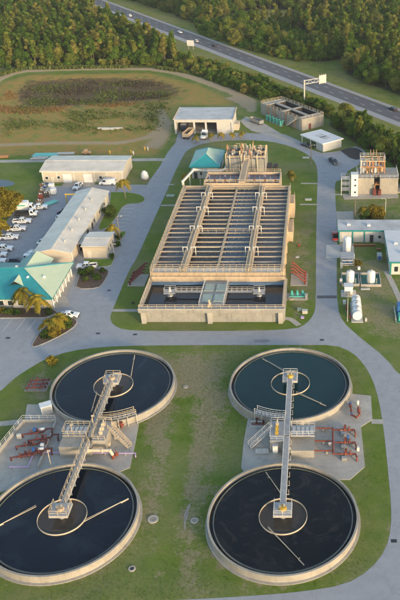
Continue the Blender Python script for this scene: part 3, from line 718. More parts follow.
# left side: pit with pipes
pit = [G(24,423.5), G(56.5,423), G(39,468), G(-12,468)]
T = thing('valve_pit', 'open concrete valve pit with low walls beside the left tanks', 'pit', (pit[0].x, pit[0].y, 0))
pl = [p-Vector((pit[0].x, pit[0].y, 0)) for p in pit]
MB().prism([(p.x, p.y) for p in pl], .1, .14).build('floor', 'concrete_pad', T)
for a, b, h in ((pl[0], pl[1], .9), (pl[3], pl[0], 1.0), (pl[1], pl[2], .7)):
    d = b-a; MB().obox((a+b)/2+Vector((0,0,.1+h/2)), (d.length+.3, .3, h), math.atan2(d.y, d.x)).build('pit_wall', 'kerb_concrete', T)
MB().railing([pl[3]+Vector((0,0,1.1)), pl[0]+Vector((0,0,1.1)), pl[1]+Vector((0,0,1.0))], 1.0, 1.6, .04).build('railing', 'rail_white', T)
for (c, lb, extra) in (((34,436), 'rust pipe run with a blue valve, farthest in the left pit', True), ((28,448), 'rust pipe run in the middle of the left pit', False), ((23,459), 'rust pipe run in the left pit, nearest the front tank', False), ((40,442), 'rust pipe run on the right side of the left pit', False), ((33,456), 'lowest rust pipe run on the right side of the left pit', True)):
    base = G(c[0], c[1]); P_ = thing('pipe_run', lb, 'pipes', (base.x, base.y, .14), group='rust pipe runs in the valve pit')
    valve_run(P_, [(-2.0,-.6,0),(-2.0,-.6,.7),(-.9,-.3,.7),(2.0,.3,.7),(2.3,1.2,.7),(3.4,1.3,.7),(3.6,.2,.7),(3.6,.2,0)], .16, 'dark_rust', [(-.3,-.18,.7),(1.2,.13,.7)], [((-.9,-.3,.7),(1,.1,0)), ((.5,0,.7),(1,.1,0)), ((1.8,.25,.7),(1,.1,0))])
    MB().cyl((.3,.9,0),(.3,.9,1.0),.22,n=10).cyl((.3,.9,.7),(.5,0,.7),.14,n=8).build('riser', 'dark_rust', P_)
    if extra:
        MB().cyl((.1,.6,.7),(.1,.6,1.3),.32,n=12).build('blue_actuator', 'blue_paint', P_); MB().cyl((.9,.9,.8),(1.9,1.1,.8),.3,n=12).build('white_motor', 'white_paint', P_)
T = thing('reclaimed_water_pipe', 'long lilac pipe running across the left apron', 'pipe', G(85,453)+Vector((0,0,.1)))
o_ = Vector(T.location); q = [G(10,467,.5), G(28,467,.5), G(34,452.5,.5), G(135.5,453.5,.5)]; q = [Vector((p.x-o_.x, p.y-o_.y, .45)) for p in q]
MB().tube([q[0]-Vector((0,0,.45))]+q+[q[-1]+Vector((.1,-.6,0)), q[-1]+Vector((.1,-.6,-.45))], .12, 8).build('pipe', 'purple_pipe', T)
for i in range(5):
    p = q[2].lerp(q[3], (i+.5)/5); MB().box(p.x-.1, p.x+.1, p.y-.15, p.y+.15, 0, .34).build('pipe_support', 'concrete', T)
base = G(98, 458); T = thing('effluent_pipe', 'cream coated pipe with rust valve beside the left front tank', 'pipe', (base.x, base.y, .1))
valve_run(T, [(-2.8,-.2,.1),(-2.8,-.2,2.0),(2.6,-.2,2.0),(3.0,-.2,.9)], .32, 'pvc_cream', (), [((-1.5,-.2,2.0),(1,0,0)), ((1.2,-.2,2.0),(1,0,0))])
MB().cyl((3.0,-.2,0),(3.0,-.2,.9),.3,n=10).ball((3.6,.2,.7),.42,10,6).cyl((3.6,.2,.7),(3.6,.2,1.7),.1,n=6).build('valve', 'rust_pipe', T)
base = G(121.5, 430); T = thing('hydrant_valve', 'rust red valve standing at the foot of the left rear tank', 'valve', (G(122,428.5).x, G(122,428.5).y, .1))
MB().cyl((0,0,0),(0,0,1.3),.2,n=10).cyl((-.5,0,.9),(.5,0,.9),.2,n=10).build('body', 'rust_pipe', T); MB().cyl((0,0,1.3),(0,0,1.5),.36,n=12).build('handwheel', 'rust_pipe', T)
base = G(47, 412); T = thing('control_cabinet', 'white sheet metal cabinet leaning beside the left rear tank', 'cabinet', (base.x, base.y, .1), R(28))
MB().box(-1.1,1.1,-.8,.8,0,1.9).build('body', 'white_paint', T, bevel=.04); MB().box(-1.2,1.2,-.9,.9,1.9,1.98).build('lid', 'white_paint', T); MB().box(-.9,.9,-.83,-.8,.2,1.7).build('door', 'white_wall', T)
base = G(38, 386); T = thing('pump_pipework', 'cluster of rust pipes on bare ground left of the rear tank', 'pipes', (base.x, base.y, 0))
MB().box(-2.4,2.4,-2.0,2.0,0,.08).build('pad', 'gravel', T)
for k in range(3): valve_run(T, [(-2.0,-1.4+k*1.3,0),(-2.0,-1.4+k*1.3,.6),(1.6,-1.2+k*1.3,.6),(1.9,-.8+k*1.3,.6),(1.9,-.8+k*1.3,0)], .15, 'dark_rust', [(-.4,-1.3+k*1.3,.6)], [((.7,-1.25+k*1.3,.6),(1,0,0))])
MB().tube([(1.0,-1.6,.6),(1.0,1.8,.6)], .18).build('header_pipe', 'dark_rust', T)
# manholes in the lawn
for (px, py, r_, lb, mt) in ((153,519.5,.95,'pale round manhole cover in worn grass between the tank columns','white_slab'), (194.5,521,.7,'small round manhole beside a pale concrete strip in the lawn','white_slab'), (132,569,.6,'dark drain cover in the lawn near the front left tank','black_metal'), (185.5,387,.5,'round cover in the lawn beside the navy rear tank','white_slab')):
    p = G(px, py); T = thing('manhole', lb, 'manhole', (p.x, p.y, 0))
    MB().lathe([(r_*.6,0),(r_,0),(r_,.14),(r_*.6,.16)], 24).build('collar', 'kerb_concrete', T); MB().cyl((0,0,0),(0,0,.12),r_*.6,n=20).build('cover', mt if mt == 'black_metal' else 'gravel', T)
o = MB().sheet([GP([(191.2,502.5),(190.6,506),(188.8,510.5),(188.2,516),(186.2,521),(185.6,528),(184.4,531),(183.6,526),(184.2,519),(183.8,515),(186,510),(188.2,505)])], .03).build('bare_patch', 'gravel'); tag(o, kind='structure')

# ------------------------------------------------------------------ aeration basin
X0, X1, YA, YB, ZT = -43.9, -9.9, 174.6, 233.5, 6.2
LW = [X0, -35.6, -27.0, -18.6, X1]
T = thing('aeration_basin', 'long concrete aeration basin with rows of cross beams over four water lanes', 'basin', (-27.1, YA, 0))
ox, oy = -27.1, YA
bb = lambda m, x0, x1, y0, y1, z0, z1: m.box(x0-ox, x1-ox, y0-oy, y1-oy, z0, z1)
for x_, nm in ((X0, 'side_wall'), (X1, 'side_wall')):
    bb(MB(), x_-.25, x_+.25, YA, YB, 0, ZT).build(nm, 'tan_concrete', T)
    s_ = -1 if x_ == X0 else 1
    bb(MB(), x_-.4, x_+.4, YA+.01, YB-.01, ZT, ZT+.1).build('coping', 'tan_concrete', T)
    MB().railing([(x_-ox+.25*s_, .3, ZT+.1), (x_-ox+.25*s_, YB-YA-.3, ZT+.1)], 1.05, 2.0, .055).build('railing', 'rail_tan', T)
    for i in range(9): bb(MB(), x_+s_*.25-(.25 if s_ < 0 else 0)-.0, x_+s_*.25+(.25 if s_ > 0 else 0), YA+3+i*6.6, YA+3.5+i*6.6, 0, ZT-.6).build('buttress', 'tan_concrete', T)
for y_, nm in ((YA, 'end_wall'), (YB, 'end_wall')):
    bb(MB(), X0+.25, X1-.25, y_-.25, y_+.25, 0, ZT).build(nm, 'tan_concrete', T)
for x_ in (LW[1], LW[3]):
    bb(MB(), x_-.3, x_+.3, YA+.25, YB-.25, 1, ZT-.3).build('lane_wall', 'tan_concrete', T)
    bb(MB(), x_-.85, x_+.85, YA+.26, YB-.26, ZT-.3, ZT+.05).build('walkway', 'tan_concrete', T)
    for s_ in (-1, 1): MB().railing([(x_-ox+.78*s_, .4, ZT+.05), (x_-ox+.78*s_, YB-YA-.4, ZT+.05)], 1.05, 2.0, .055).build('railing', 'rail_tan', T)
    for yy in (186, 199.5, 213, 224):
        for s_ in (-1, 1):
            c = (x_-ox+s_*.5, yy-oy)
            MB().tube([(c[0], c[1], ZT+.05), (c[0], c[1], ZT+1.5), (c[0]+s_*1.2, c[1], ZT+1.5), (c[0]+s_*1.2, c[1], ZT-1.4)], .12, 7).build('air_pipe', 'rail_white', T)
    MB().cyl((x_-ox, .6, ZT+.32), (x_-ox, YB-YA-.6, ZT+.32), .22, n=10).build('air_main', 'rail_tan', T)
bb(MB(), LW[2]-.25, LW[2]+.25, YA+.25, YB-.25, 1, ZT-.25).build('lane_wall', 'tan_concrete', T)
NB = 19
for li in range(4):
    a, b = LW[li], LW[li+1]
    pa = .25 if li == 0 else (.85 if li in (1, 3) else .25); pb = .25 if li == 3 else (.85 if li in (0, 2) else .25)
    xa, xb = a+pa, b-pb
    for i in range(NB):
        yy = YA+3.4+i*2.98; w = .17 if i % 4 else .26; zt = ZT-.28+(.06 if i % 3 == 0 else 0)+.012*((i*7+li*3) % 5)
        bb(MB(), xa+.002, xb-.002, yy-w, yy+w, zt-.24, zt).build('cross_beam', ('tan_concrete', 'tan_concrete', 'tank_concrete', 'rail_tan')[(i*5+li*3) % 4], T)
        if i == 7 and li in (1, 2): MB().railing([(xa-ox+.2, yy-oy+w*.8, zt), (xb-ox-.2, yy-oy+w*.8, zt)], 1.0, 2.2, .045).build('railing', 'rail_tan', T)
    wm_ = ('water_aerated', 'water_dark_basin', 'water_blue', 'water_aerated')[li]
    bb(MB(), a+.2, b-.2, YA+.2, YB-.2, 4.9, 5.05).build('water', wm_, T)
    if li in (1, 2):
        m = MB()
        for i in range(NB):
            for k in range(11 if li == 1 else 5):
                xx = xa+(xb-xa)*(k+.5)/(11 if li == 1 else 5)-ox; yy = YA+3.4+i*2.98+.3-oy
                m.cyl((xx, yy, 5.0), (xx, yy, 5.8), .07, n=5)
        m.build('drop_pipes', 'black_metal' if li == 1 else 'galvanised', T, kind='stuff')
bb(MB(), X0+.26, X1-.26, YA+.26, YA+2.3, ZT-.3, ZT-.02).build('front_walkway', 'white_slab', T)
MB().railing([(X0-ox+.3, .2, ZT+.02), (X1-ox-.3, .2, ZT+.02)], 1.05, 1.7, .06).railing([(X0-ox+.3, 2.2, ZT), (X1-ox-.3, 2.2, ZT)], 1.05, 1.7, .06).build('railing', 'rail_tan', T)
# stair and chambers on the flanks
for x_, y0_, y1_, h in ((X0-1.9, 205, 211, 3.4), (X1+.25, 205, 214, 3.2), (X1+.25, 222, 229, 5.0)):
    bb(MB(), x_, x_+1.65, y0_, y1_, 0, h).build('valve_chamber', 'tan_concrete', T)
    MB().railing([(x_-ox+.1, y0_-oy+.1, h), (x_-ox+.1, y1_-oy-.1, h)], 1.0, 1.8, .045).railing([(x_-ox+1.5, y0_-oy+.1, h), (x_-ox+1.5, y1_-oy-.1, h)], 1.0, 1.8, .045).build('railing', 'rail_tan', T)

# front settling basin joined to it
FA, FB, FX0, FX1, FZ = 159.2, 174.3, -44.0, -8.9, 4.4
T = thing('settling_basin', 'rectangular two cell settling basin along the front of the aeration basin', 'basin', (-26.5, FA, 0))
ox, oy = -26.5, FA
bb(MB(), FX0, FX1, FA+.9, FA+1.3, 0, FZ-1.2).build('front_wall', 'grey_wall', T)
bb(MB(), FX0-.4, FX1+.4, FA-.1, FA+1.35, FZ-1.2, FZ).build('channel_ledge', 'grey_wall', T)
bb(MB(), FX0-.4, FX1+.4, FA-.22, FA-.1, FZ-.28, FZ+.04).build('coping', 'kerb_concrete', T)
for x_ in (FX0+.6, -27.1, FX1-.8): bb(MB(), x_-.55, x_+.55, FA+.05, FA+.9, 0, FZ-1.2).build('buttress', 'kerb_concrete', T)
for x_, s_ in ((FX0, -1), (FX1, 1)):
    bb(MB(), x_-.2, x_+.2, FA+1.35, FB, 0, FZ).build('side_wall', 'grey_wall', T)
    bb(MB(), x_-.45, x_+.45, FA+1.36, FB-.01, FZ, FZ+.1).build('coping', 'tan_concrete', T)
    MB().railing([(x_-ox, 1.4, FZ+.1), (x_-ox, FB-FA-.2, FZ+.1)], 1.05, 1.8, .055).build('railing', 'rail_tan', T)
MB().railing([(FX0-ox-.2, .1, FZ), (FX1-ox+.2, .1, FZ)], 1.05, 2.2, .055).build('railing', 'rail_tan', T)
bb(MB(), FX0+.2, FX1-.2, FB-.6, FB-.02, 0, FZ+.9).build('rear_wall', 'tan_concrete', T)
bb(MB(), FX0+.25, FX1-.25, FB-1.5, FB-.61, FZ-1.1, FZ-.6).build('weir_trough', 'trough_blue', T)
CX0, CX1 = -29.8, -23.6
bb(MB(), CX0, CX1, FA+1.36, FB-1.31, 0, FZ-.05).build('centre_chamber', 'grey_wall', T)
for i in range(2):
    for j in range(2):
        bb(MB(), CX0+.45+i*2.95, CX0+2.75+i*2.95, FA+3.4+j*5.2, FA+7.0+j*5.2, FZ-.05, FZ+.1+.02*((i+j) % 2)).build('hatch_cover', 'hatch_green', T)
MB().railing([(CX0-ox+.1, 1.5, FZ), (CX0-ox+.1, FB-FA-1.6, FZ)], 1.05, 1.8, .05).railing([(CX1-ox-.1, 1.5, FZ), (CX1-ox-.1, FB-FA-1.6, FZ)], 1.05, 1.8, .05).build('railing', 'rail_white', T)
MB().cyl((-.6,1.2,FZ),(-.6,1.2,FZ+1.8),.18,n=8).cyl((-.6,.6,FZ+.3),(-.6,2.0,FZ+.3),.4,n=10).build('gate_valve', 'rail_tan', T)
bb(MB(), FX0+.2, CX0-.001, FA+1.3, FB-.6, 3.1, 3.2).build('water', 'water_grey', T)
bb(MB(), CX1+.001, FX1-.2, FA+1.3, FB-.6, 3.1, 3.2).build('water', 'water_grey', T)
for (c, e) in ((-38.0, CX0), (-15.4, CX1)):
    yy = 167.6; s_ = 1 if e > c else -1
    pf = bb(MB(), c-1.5, c+1.5, yy-1.2, yy+1.2, FZ-.1, FZ+.06).build('aerator_platform', 'deck', T)
    MB().railing([(c-1.4-ox,yy-1.1-oy,FZ),(c+1.4-ox,yy-1.1-oy,FZ),(c+1.4-ox,yy+1.1-oy,FZ),(c-1.4-ox,yy+1.1-oy,FZ),(c-1.4-ox,yy-1.1-oy,FZ)], 1.05, 1.2, .05).build('railing', 'galvanised', pf)
    MB().cyl((c-ox,yy-oy,FZ),(c-ox,yy-oy,FZ+.7),.4,.28,12).cyl((c-ox,yy-oy,FZ+.7),(c-ox,yy-oy,FZ+1.2),.2,n=10).build('motor', 'rail_white', pf)
    MB().cyl((c-ox,yy-oy,2.6),(c-ox,yy-oy,FZ-.1),.5,n=10).cyl((c-ox,yy-oy,3.0),(c-ox,yy-oy,3.5),.9,.6,n=14).build('impeller', 'steel', pf)
    bb(MB(), min(c+s_*1.7, e), max(c+s_*1.7, e), yy-.4, yy+.4, FZ-.08, FZ+.03).build('access_walkway', 'deck', T)
    MB().railing([(c+s_*1.7-ox, yy-.5-oy, FZ), (e-ox, yy-.5-oy, FZ)], 1.05, 1.4, .05).railing([(c+s_*1.7-ox, yy+.5-oy, FZ), (e-ox, yy+.5-oy, FZ)], 1.05, 1.4, .04).build('walkway_railing', 'galvanised', T)
MB().railing([(FX0-ox, FB-FA-.4, FZ+.9), (FX1-ox, FB-FA-.4, FZ+.9)], 1.0, 2.0, .05).build('railing', 'rail_tan', T)

# rear distribution channel
T = thing('distribution_channel', 'raised twin water channel with sluice gates behind the aeration basin', 'channel', (-25.5, 234, 0))
ox, oy = -25.5, 234
bb(MB(), -38, -13, 234.0, 234.4, 0, 6.9).build('front_wall', 'tan_concrete', T); bb(MB(), -38, -13, 243.9, 244.3, 0, 6.9).build('rear_wall', 'tan_concrete', T)
for x_ in (-38, -26.9, -24.5, -13.4): bb(MB(), x_, x_+.4, 234.4, 243.9, 0, 6.9).build('side_wall', 'tan_concrete', T)
bb(MB(), -37.6, -13.4, 237.3, 237.7, 0, 6.85).build('baffle_wall', 'tan_concrete', T)
bb(MB(), -37.6, -26.9, 234.4, 243.9, 6.0, 6.1).build('water', 'water_blue', T); bb(MB(), -24.1, -13.4, 234.4, 243.9, 6.0, 6.1).build('water', 'water_blue', T)
bb(MB(), -26.5, -24.5, 234.4, 254.3, 6.9, 7.2).build('walkway', 'tan_concrete', T)
for x_ in (-26.4, -24.6): MB().railing([(x_-ox, .5, 7.2), (x_-ox, 20, 7.2)], 1.1, 2.0, .055).build('railing', 'rail_tan', T)
MB().railing([(-37.8-ox,.2,6.9),(-13.2-ox,.2,6.9)], 1.1, 2.0, .055).build('railing', 'rail_tan', T)
MB().railing([(-37.8-ox,10,6.9),(-27-ox,10,6.9)], 1.1, 2.0, .055).railing([(-24-ox,10,6.9),(-13.2-ox,10,6.9)], 1.1, 2.0, .055).build('railing', 'rail_tan', T)
for i in range(12):
    x_ = -36.5+i*1.75+(2.6 if i > 5 else 0)-ox
    gt = MB().box(x_-.3, x_+.3, 3.2, 3.35, 5.9, 7.2).cyl((x_,3.3,7.5),(x_,3.3,8.2),.07,n=6).build('sluice_gate', 'dark_rust' if i % 2 else 'steel', T)
    MB().lathe([(.28,8.1),(.36,8.1),(.36,8.2),(.28,8.2)], 12, (x_, 3.3)).build('handwheel', 'purple_pipe' if i % 3 == 0 else 'dark_rust', gt)

# headworks
T = thing('headworks_building', 'two storey pale screening block crowded with orange tan frames behind the basin', 'building', (-26, 254.5, 0))
ox, oy = -26, 254.5
H0 = 7.6
bb(MB(), -33, -19, 254.5, 265.5, 0, H0).build('wall', 'grey_wall', T)
for x_ in (-33.1, -28.5, -23.9, -19.3): bb(MB(), x_, x_+.45, 254.25, 254.5, 0, H0+.2).build('pilaster', 'concrete', T)
for (xa, xb, ya, yb) in ((-32.6,-28.2,256.2,259.6),(-32.6,-28.2,261,264.6),(-23.4,-19.5,256.2,259.6),(-23.4,-19.5,261,264.6)):
    bb(MB(), xa, xb, ya, yb, H0+.0, H0+.55).build('channel_curb', 'tan_concrete', T); bb(MB(), xa+.35, xb-.35, ya+.35, yb-.35, H0+.54, H0+.58).build('channel_opening', 'dark_interior', T)
bb(MB(), -27.4, -24.6, 254.6, 265.4, H0, H0+.35).build('walkway', 'tan_concrete', T)
random.seed(11)
for i in range(7):
    for x_ in (-32.9, -28.0, -27.2, -24.8, -24.0, -19.2):
        yy = 255+i*1.7; hh = random.uniform(.9, 3.0)
        bb(MB(), x_-.12, x_+.12, yy-.12, yy+.12, H0, H0+hh).build('frame_post', 'rail_tan' if random.random() < .6 else 'rust_steel', T)
for x_ in (-32.9, -28.0, -24.0, -19.2): MB().cyl((x_-ox,.3,H0+1.1),(x_-ox,10.7,H0+1.1),.09,n=6).build('frame_rail', 'rail_tan', T)
for (x_, yy) in ((-30.4, 258), (-30.2, 263), (-21.5, 258), (-21.3, 263)):
    sc_ = bb(MB(), x_-.6, x_+.6, yy-.35, yy+.35, H0+.6, H0+1.9).build('bar_screen', 'steel', T)
    MB().cyl((x_-ox-.5,yy-oy,H0+2.0),(x_-ox+.5,yy-oy,H0+2.0),.2,n=10).build('motor', 'orange_part', sc_)
for x_ in (-31.5, -27.5, -26.3, -22.0): MB().tube([(x_-ox,-.35,0.1),(x_-ox,-.35,H0+1.2),(x_-ox,1.2,H0+1.2)], .22, 8).build('riser_pipe', 'pvc_cream', T)
for k in range(16):
    xx = random.choice((-31.5, -28.3, -26, -23.5, -20.3))+random.uniform(-.8, .8)-ox; yy = random.uniform(.6, 10.4); hh = random.uniform(.7, 1.9)
    if k % 2: MB().box(xx-.3, xx+.3, yy-.25, yy+.25, H0+.36, H0+.36+hh).build('equipment_box', ('rail_tan', 'galvanised', 'rust_steel', 'tan_concrete')[k % 4], T)
    else: MB().tube([(xx, yy, H0), (xx, yy, H0+hh+.6), (xx+random.choice((-1.4, 1.4)), yy, H0+hh+.6)], .12, 7).build('vent_pipe', ('rail_tan', 'pvc_cream', 'rust_steel')[k % 3], T)
bb(MB(), -18.9, -17.2, 257, 263, 0, 3.2).build('side_duct', 'dark_interior', T)
MB().railing([(-33-ox,0.05,H0),(-19-ox,0.05,H0)], 1.1, 1.6, .06).railing([(-33-ox,10.9,H0),(-19-ox,10.9,H0)], 1.1, 1.6, .06).build('railing', 'rail_tan', T)

# ------------------------------------------------------------------ buildings
def windows(T, wall_axis, at, lst, frame='white_paint', d=.05):
    """windows on a wall: wall_axis 'y-' faces the camera side, 'x+' the right, 'x-' the left; lst = (along, z, width, height)"""
    for (u, z, w, h) in lst:
        m = MB(); p = MB(); fr = .09
        def bx(mb, u0, u1, z0, z1, o0, o1):
            if wall_axis == 'y-': mb.box(u0, u1, at-o1, at-o0, z0, z1)
            elif wall_axis == 'x+': mb.box(at+o0, at+o1, u0, u1, z0, z1)
            else: mb.box(at-o1, at-o0, u0, u1, z0, z1)
        bx(m, u-w/2-fr, u+w/2+fr, z-fr, z, 0, d+.03); bx(m, u-w/2-fr, u+w/2+fr, z+h, z+h+fr, 0, d+.03)
        bx(m, u-w/2-fr, u-w/2, z, z+h, 0, d+.03); bx(m, u+w/2, u+w/2+fr, z, z+h, 0, d+.03)
        f = m.build('window', frame, T); bx(p, u-w/2, u+w/2, z, z+h, 0, d); p.build('pane', 'glass', f)
def doors(T, wall_axis, at, lst, mat='white_paint'):
    for (u, w, h) in lst:
        m = MB(); g = MB()
        a = (u-w/2, u+w/2)
        if wall_axis == 'y-': m.box(a[0], a[1], at-.08, at, .02, h)
        elif wall_axis == 'x+': m.box(at, at+.08, a[0], a[1], .02, h)
        else: m.box(at-.08, at, a[0], a[1], .02, h)
        dr = m.build('door', mat, T)
        if w > 2 and wall_axis == 'y-':
            for i in range(1, 6): g.box(a[0]+.03, a[1]-.03, at-.1, at-.08, h*i/6-.02, h*i/6+.02)
            g.build('door_ribs', 'galvanised', dr)

def gable(name, label, x0, x1, y0, y1, eave, rise, axis, wall, roof, ov=.45, cat='building'):
    cx, cy = (x0+x1)/2, (y0+y1)/2; T = thing(name, label, cat, (cx, cy, 0)); w, d = (x1-x0)/2, (y1-y0)/2
    if axis == 'x':
        MB().extrude_yz([(-d,0),(d,0),(d,eave),(0,eave+rise),(-d,eave)], -w, w).build('wall', wall, T)
        for s in (-1, 1):
            k = rise/d; pts = [(s*(d+ov), eave-ov*k+.03), (0, eave+rise+.03), (0, eave+rise+.2), (s*(d+ov), eave-ov*k+.2)]
            MB().extrude_yz(pts, -w-ov, w+ov).build('roof', roof, T)
        MB().box(-w-ov, w+ov, -.25, .25, eave+rise+.1, eave+rise+.24).build('ridge_cap', roof, T)
    else:
        MB().extrude_xz([(-w,0),(w,0),(w,eave),(0,eave+rise),(-w,eave)], -d, d).build('wall', wall, T)
        for s in (-1, 1):
            k = rise/w; pts = [(s*(w+ov), eave-ov*k+.03), (0, eave+rise+.03), (0, eave+rise+.2), (s*(w+ov), eave-ov*k+.2)]
            MB().extrude_xz(pts, -d-ov, d+ov).build('roof', roof, T)
        MB().box(-.25, .25, -d-ov, d+ov, eave+rise+.1, eave+rise+.24).build('ridge_cap', roof, T)
    return T
# cream storage building at the back of the yard
T = gable('storage_building', 'large cream metal storage building with two roll up doors at the yard end', -97.2, -68.9, 251.9, 266.5, 4.3, 1.0, 'x', 'cream_wall', 'cream_roof')
doors(T, 'y-', -7.3, [(-5.4, 3.0, 3.1), (1.8, 3.0, 3.1)]); doors(T, 'y-', -7.3, [(-10.6, 1.0, 2.1), (10.5, 1.0, 2.1)], 'cream_roof')
windows(T, 'y-', -7.3, [(-12.6, 1.2, 1.0, .9), (-8.4, 1.4, .9, .9), (6.3, 1.4, .9, .9)])
for x_ in (-13.9, -9.0, -3.0, 4.2, 8.6, 13.9): MB().box(x_-.07, x_+.07, -7.4, -7.3, .1, 4.1).build('downpipe', 'white_paint', T)
MB().box(-14.6, 14.6, -7.9, -7.76, 4.0, 4.2).build('gutter', 'white_paint', T)
# long workshop
T = gable('long_workshop', 'long cream workshop with low gable roof running away beside the truck lot', -80.0, -70.0, 190.8, 235.0, 3.5, 1.15, 'y', 'cream_wall', 'cream_roof')
for i in range(5): MB().cyl((2.2, -17+i*7.5, 3.9), (2.2, -17+i*7.5, 5.0), .22, n=8).cyl((2.2, -17+i*7.5, 5.0), (2.2, -17+i*7.5, 5.15), .34, n=8).build('roof_vent', 'galvanised', T)
for i in range(7): MB().box(5.0, 5.12, -21+i*6.6-.07, -21+i*6.6+.07, .1, 3.4).build('downpipe', 'white_paint', T)
windows(T, 'x+', 5.0, [(-15.5+i*6.3, 1.2, 1.3, 1.1) for i in range(3, 6)]); doors(T, 'x+', 5.0, [(0.8, 1.1, 2.1), (-4.2, 1.6, 2.2)], 'black_metal')
for i in range(3): MB().box(5.02, 5.9, -7.5+i*2.3, -6.3+i*2.3, .05, 1.1).build('condenser', 'steel', T)
MB().box(-4.9, 4.9, -22.2, -22.1, .05, .4).build('plinth', 'concrete', T)
# annex joined by a dark link
T = gable('annex_building', 'small square cream annex with low roof right of the long workshop', -67.6, -60.9, 194.5, 203.6, 3.6, .45, 'x', 'cream_wall', 'cream_roof', .35)
windows(T, 'x+', 3.35, [(-2.6, 1.2, .9, 1.2), (-.2, 1.2, .9, 1.2), (2.2, 1.2, .9, 1.2)]); doors(T, 'y-', -4.55, [(-1.6, 1.0, 2.1)], 'cream_roof')
MB().box(-3.3, 3.3, -4.75, -4.6, 3.15, 3.35).build('fascia', 'tan_concrete', T)
T = thing('entry_link', 'dark recessed entry between the long workshop and the cream annex', 'building', (-68.8, 199, 0))
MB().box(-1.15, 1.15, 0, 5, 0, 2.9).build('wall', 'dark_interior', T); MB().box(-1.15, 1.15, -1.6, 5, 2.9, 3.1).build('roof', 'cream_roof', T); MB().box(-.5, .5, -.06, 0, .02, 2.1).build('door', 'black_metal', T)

# hip roofed buildings
def hip(name, label, x0, x1, y0, y1, eave, rise, pale_stops, wall='white_wall', ov=.7, dormer=False, run=None, ky=0.0):
    cx, cy = (x0+x1)/2, (y0+y1)/2; T = thing(name, label, 'building', (cx, cy, 0)); w, d = (x1-x0)/2, (y1-y0)/2
    MB().box(-w+ov, w-ov, -d+ov, d-ov, 0, eave).build('wall', wall, T)
    run = run or min(w, d)
    if d >= w: A, B = Vector((0, -d+run, eave+rise)), Vector((0, d-run, eave+rise))
    else: A, B = Vector((-w+run, 0, eave+rise)), Vector((w-run, 0, eave+rise))
    c = [Vector((-w,-d,eave)), Vector((w,-d,eave)), Vector((w,d,eave)), Vector((-w,d,eave))]
    mt = M.get('teal_roof') or mat_teal('teal_roof', None); mf = mat_teal('teal_roof_pale_'+str(len(M)), pale_stops, ky)
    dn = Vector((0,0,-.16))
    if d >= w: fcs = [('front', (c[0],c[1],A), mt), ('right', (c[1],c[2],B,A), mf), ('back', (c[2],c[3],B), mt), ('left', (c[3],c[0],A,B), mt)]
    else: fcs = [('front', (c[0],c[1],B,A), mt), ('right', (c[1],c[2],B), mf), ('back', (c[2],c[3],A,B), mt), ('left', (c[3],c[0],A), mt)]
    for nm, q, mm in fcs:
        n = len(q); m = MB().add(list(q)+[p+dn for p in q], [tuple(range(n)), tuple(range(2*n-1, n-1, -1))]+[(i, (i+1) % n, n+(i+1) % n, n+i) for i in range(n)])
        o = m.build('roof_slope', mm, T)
        if nm == 'right': o['label'] = 'pale green roof slope'
    k = MB()
    for a, b in ((c[0],A),(c[1],A if d >= w else B),(c[2],B),(c[3],B if d >= w else A),(A,B)): k.cyl(a+Vector((0,0,.03)), b+Vector((0,0,.03)), .12, n=6)
    k.build('ridge_cap', 'teal_pipe' if False else mt, T)
    f = MB(); f.box(-w, w, -d-.02, -d+.1, eave-.3, eave-.02); f.box(-w, w, d-.1, d+.02, eave-.3, eave-.02); f.box(-w-.02, -w+.1, -d, d, eave-.31, eave-.03); f.box(w-.1, w+.02, -d, d, eave-.31, eave-.03)
    f.build('fascia', 'teal_trim', T)
    return T, w, d, A, B, mt, mf
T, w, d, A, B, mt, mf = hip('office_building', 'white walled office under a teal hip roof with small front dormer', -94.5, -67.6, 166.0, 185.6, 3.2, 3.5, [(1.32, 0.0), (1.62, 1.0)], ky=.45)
# cross gable dormer on the front slope
def dormer(T, cx, y_front, zb, wdt, rise, back):
    MB().add([(cx-wdt,y_front,zb),(cx+wdt,y_front,zb),(cx,y_front,zb+rise)], [(0,1,2)]).build('dormer_face', 'dark_interior', T)
    a, b, p = Vector((cx-wdt-.35,y_front-.5,zb-.2)), Vector((cx+wdt+.35,y_front-.5,zb-.2)), Vector((cx,y_front-.5,zb+rise+.05))
    bk = Vector((0, back, 0))
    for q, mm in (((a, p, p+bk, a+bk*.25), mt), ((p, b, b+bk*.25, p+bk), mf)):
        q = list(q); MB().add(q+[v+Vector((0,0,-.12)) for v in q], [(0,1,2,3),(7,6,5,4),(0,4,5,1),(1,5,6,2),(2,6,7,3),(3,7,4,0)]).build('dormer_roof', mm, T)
dormer(T, 3.1, -5.3, 4.75, 1.9, 1.25, 3.6)
for (x_, y_, z_) in ((5.6, -3.0, 5.6), (1.5, 1.0, 6.5), (-2.0, -4.2, 5.2), (9.2, -1.5, 4.9)): MB().box(x_-.25, x_+.25, y_-.25, y_+.25, z_-.5, z_+.35).build('roof_vent', 'white_paint', T)
windows(T, 'y-', -d+.7, [(x_, .9, 1.3, 1.3) for x_ in (-7, -3.5, 0, 2.4, 5.0, 8.2, 10.6)]); windows(T, 'x+', w-.7, [(-7.2+i*2.6, .9, 1.1, 1.3) for i in range(6)])
for i in range(7): MB().box(w-.45, w-.2, -8.8+i*2.7, -8.55+i*2.7, 0, 3.0).build('porch_post', 'white_paint', T)
q0 = G(31, 258.8, 6.0)-Vector(T.location)
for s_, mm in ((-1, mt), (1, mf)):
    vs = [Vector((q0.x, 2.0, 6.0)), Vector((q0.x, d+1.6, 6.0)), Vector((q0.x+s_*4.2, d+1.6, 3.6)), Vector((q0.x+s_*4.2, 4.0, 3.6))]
    MB().add(vs+[v-Vector((0,0,.14)) for v in vs], [(0,1,2,3),(7,6,5,4),(0,4,5,1),(1,5,6,2),(2,6,7,3),(3,7,4,0)]).build('rear_gable', mm, T)
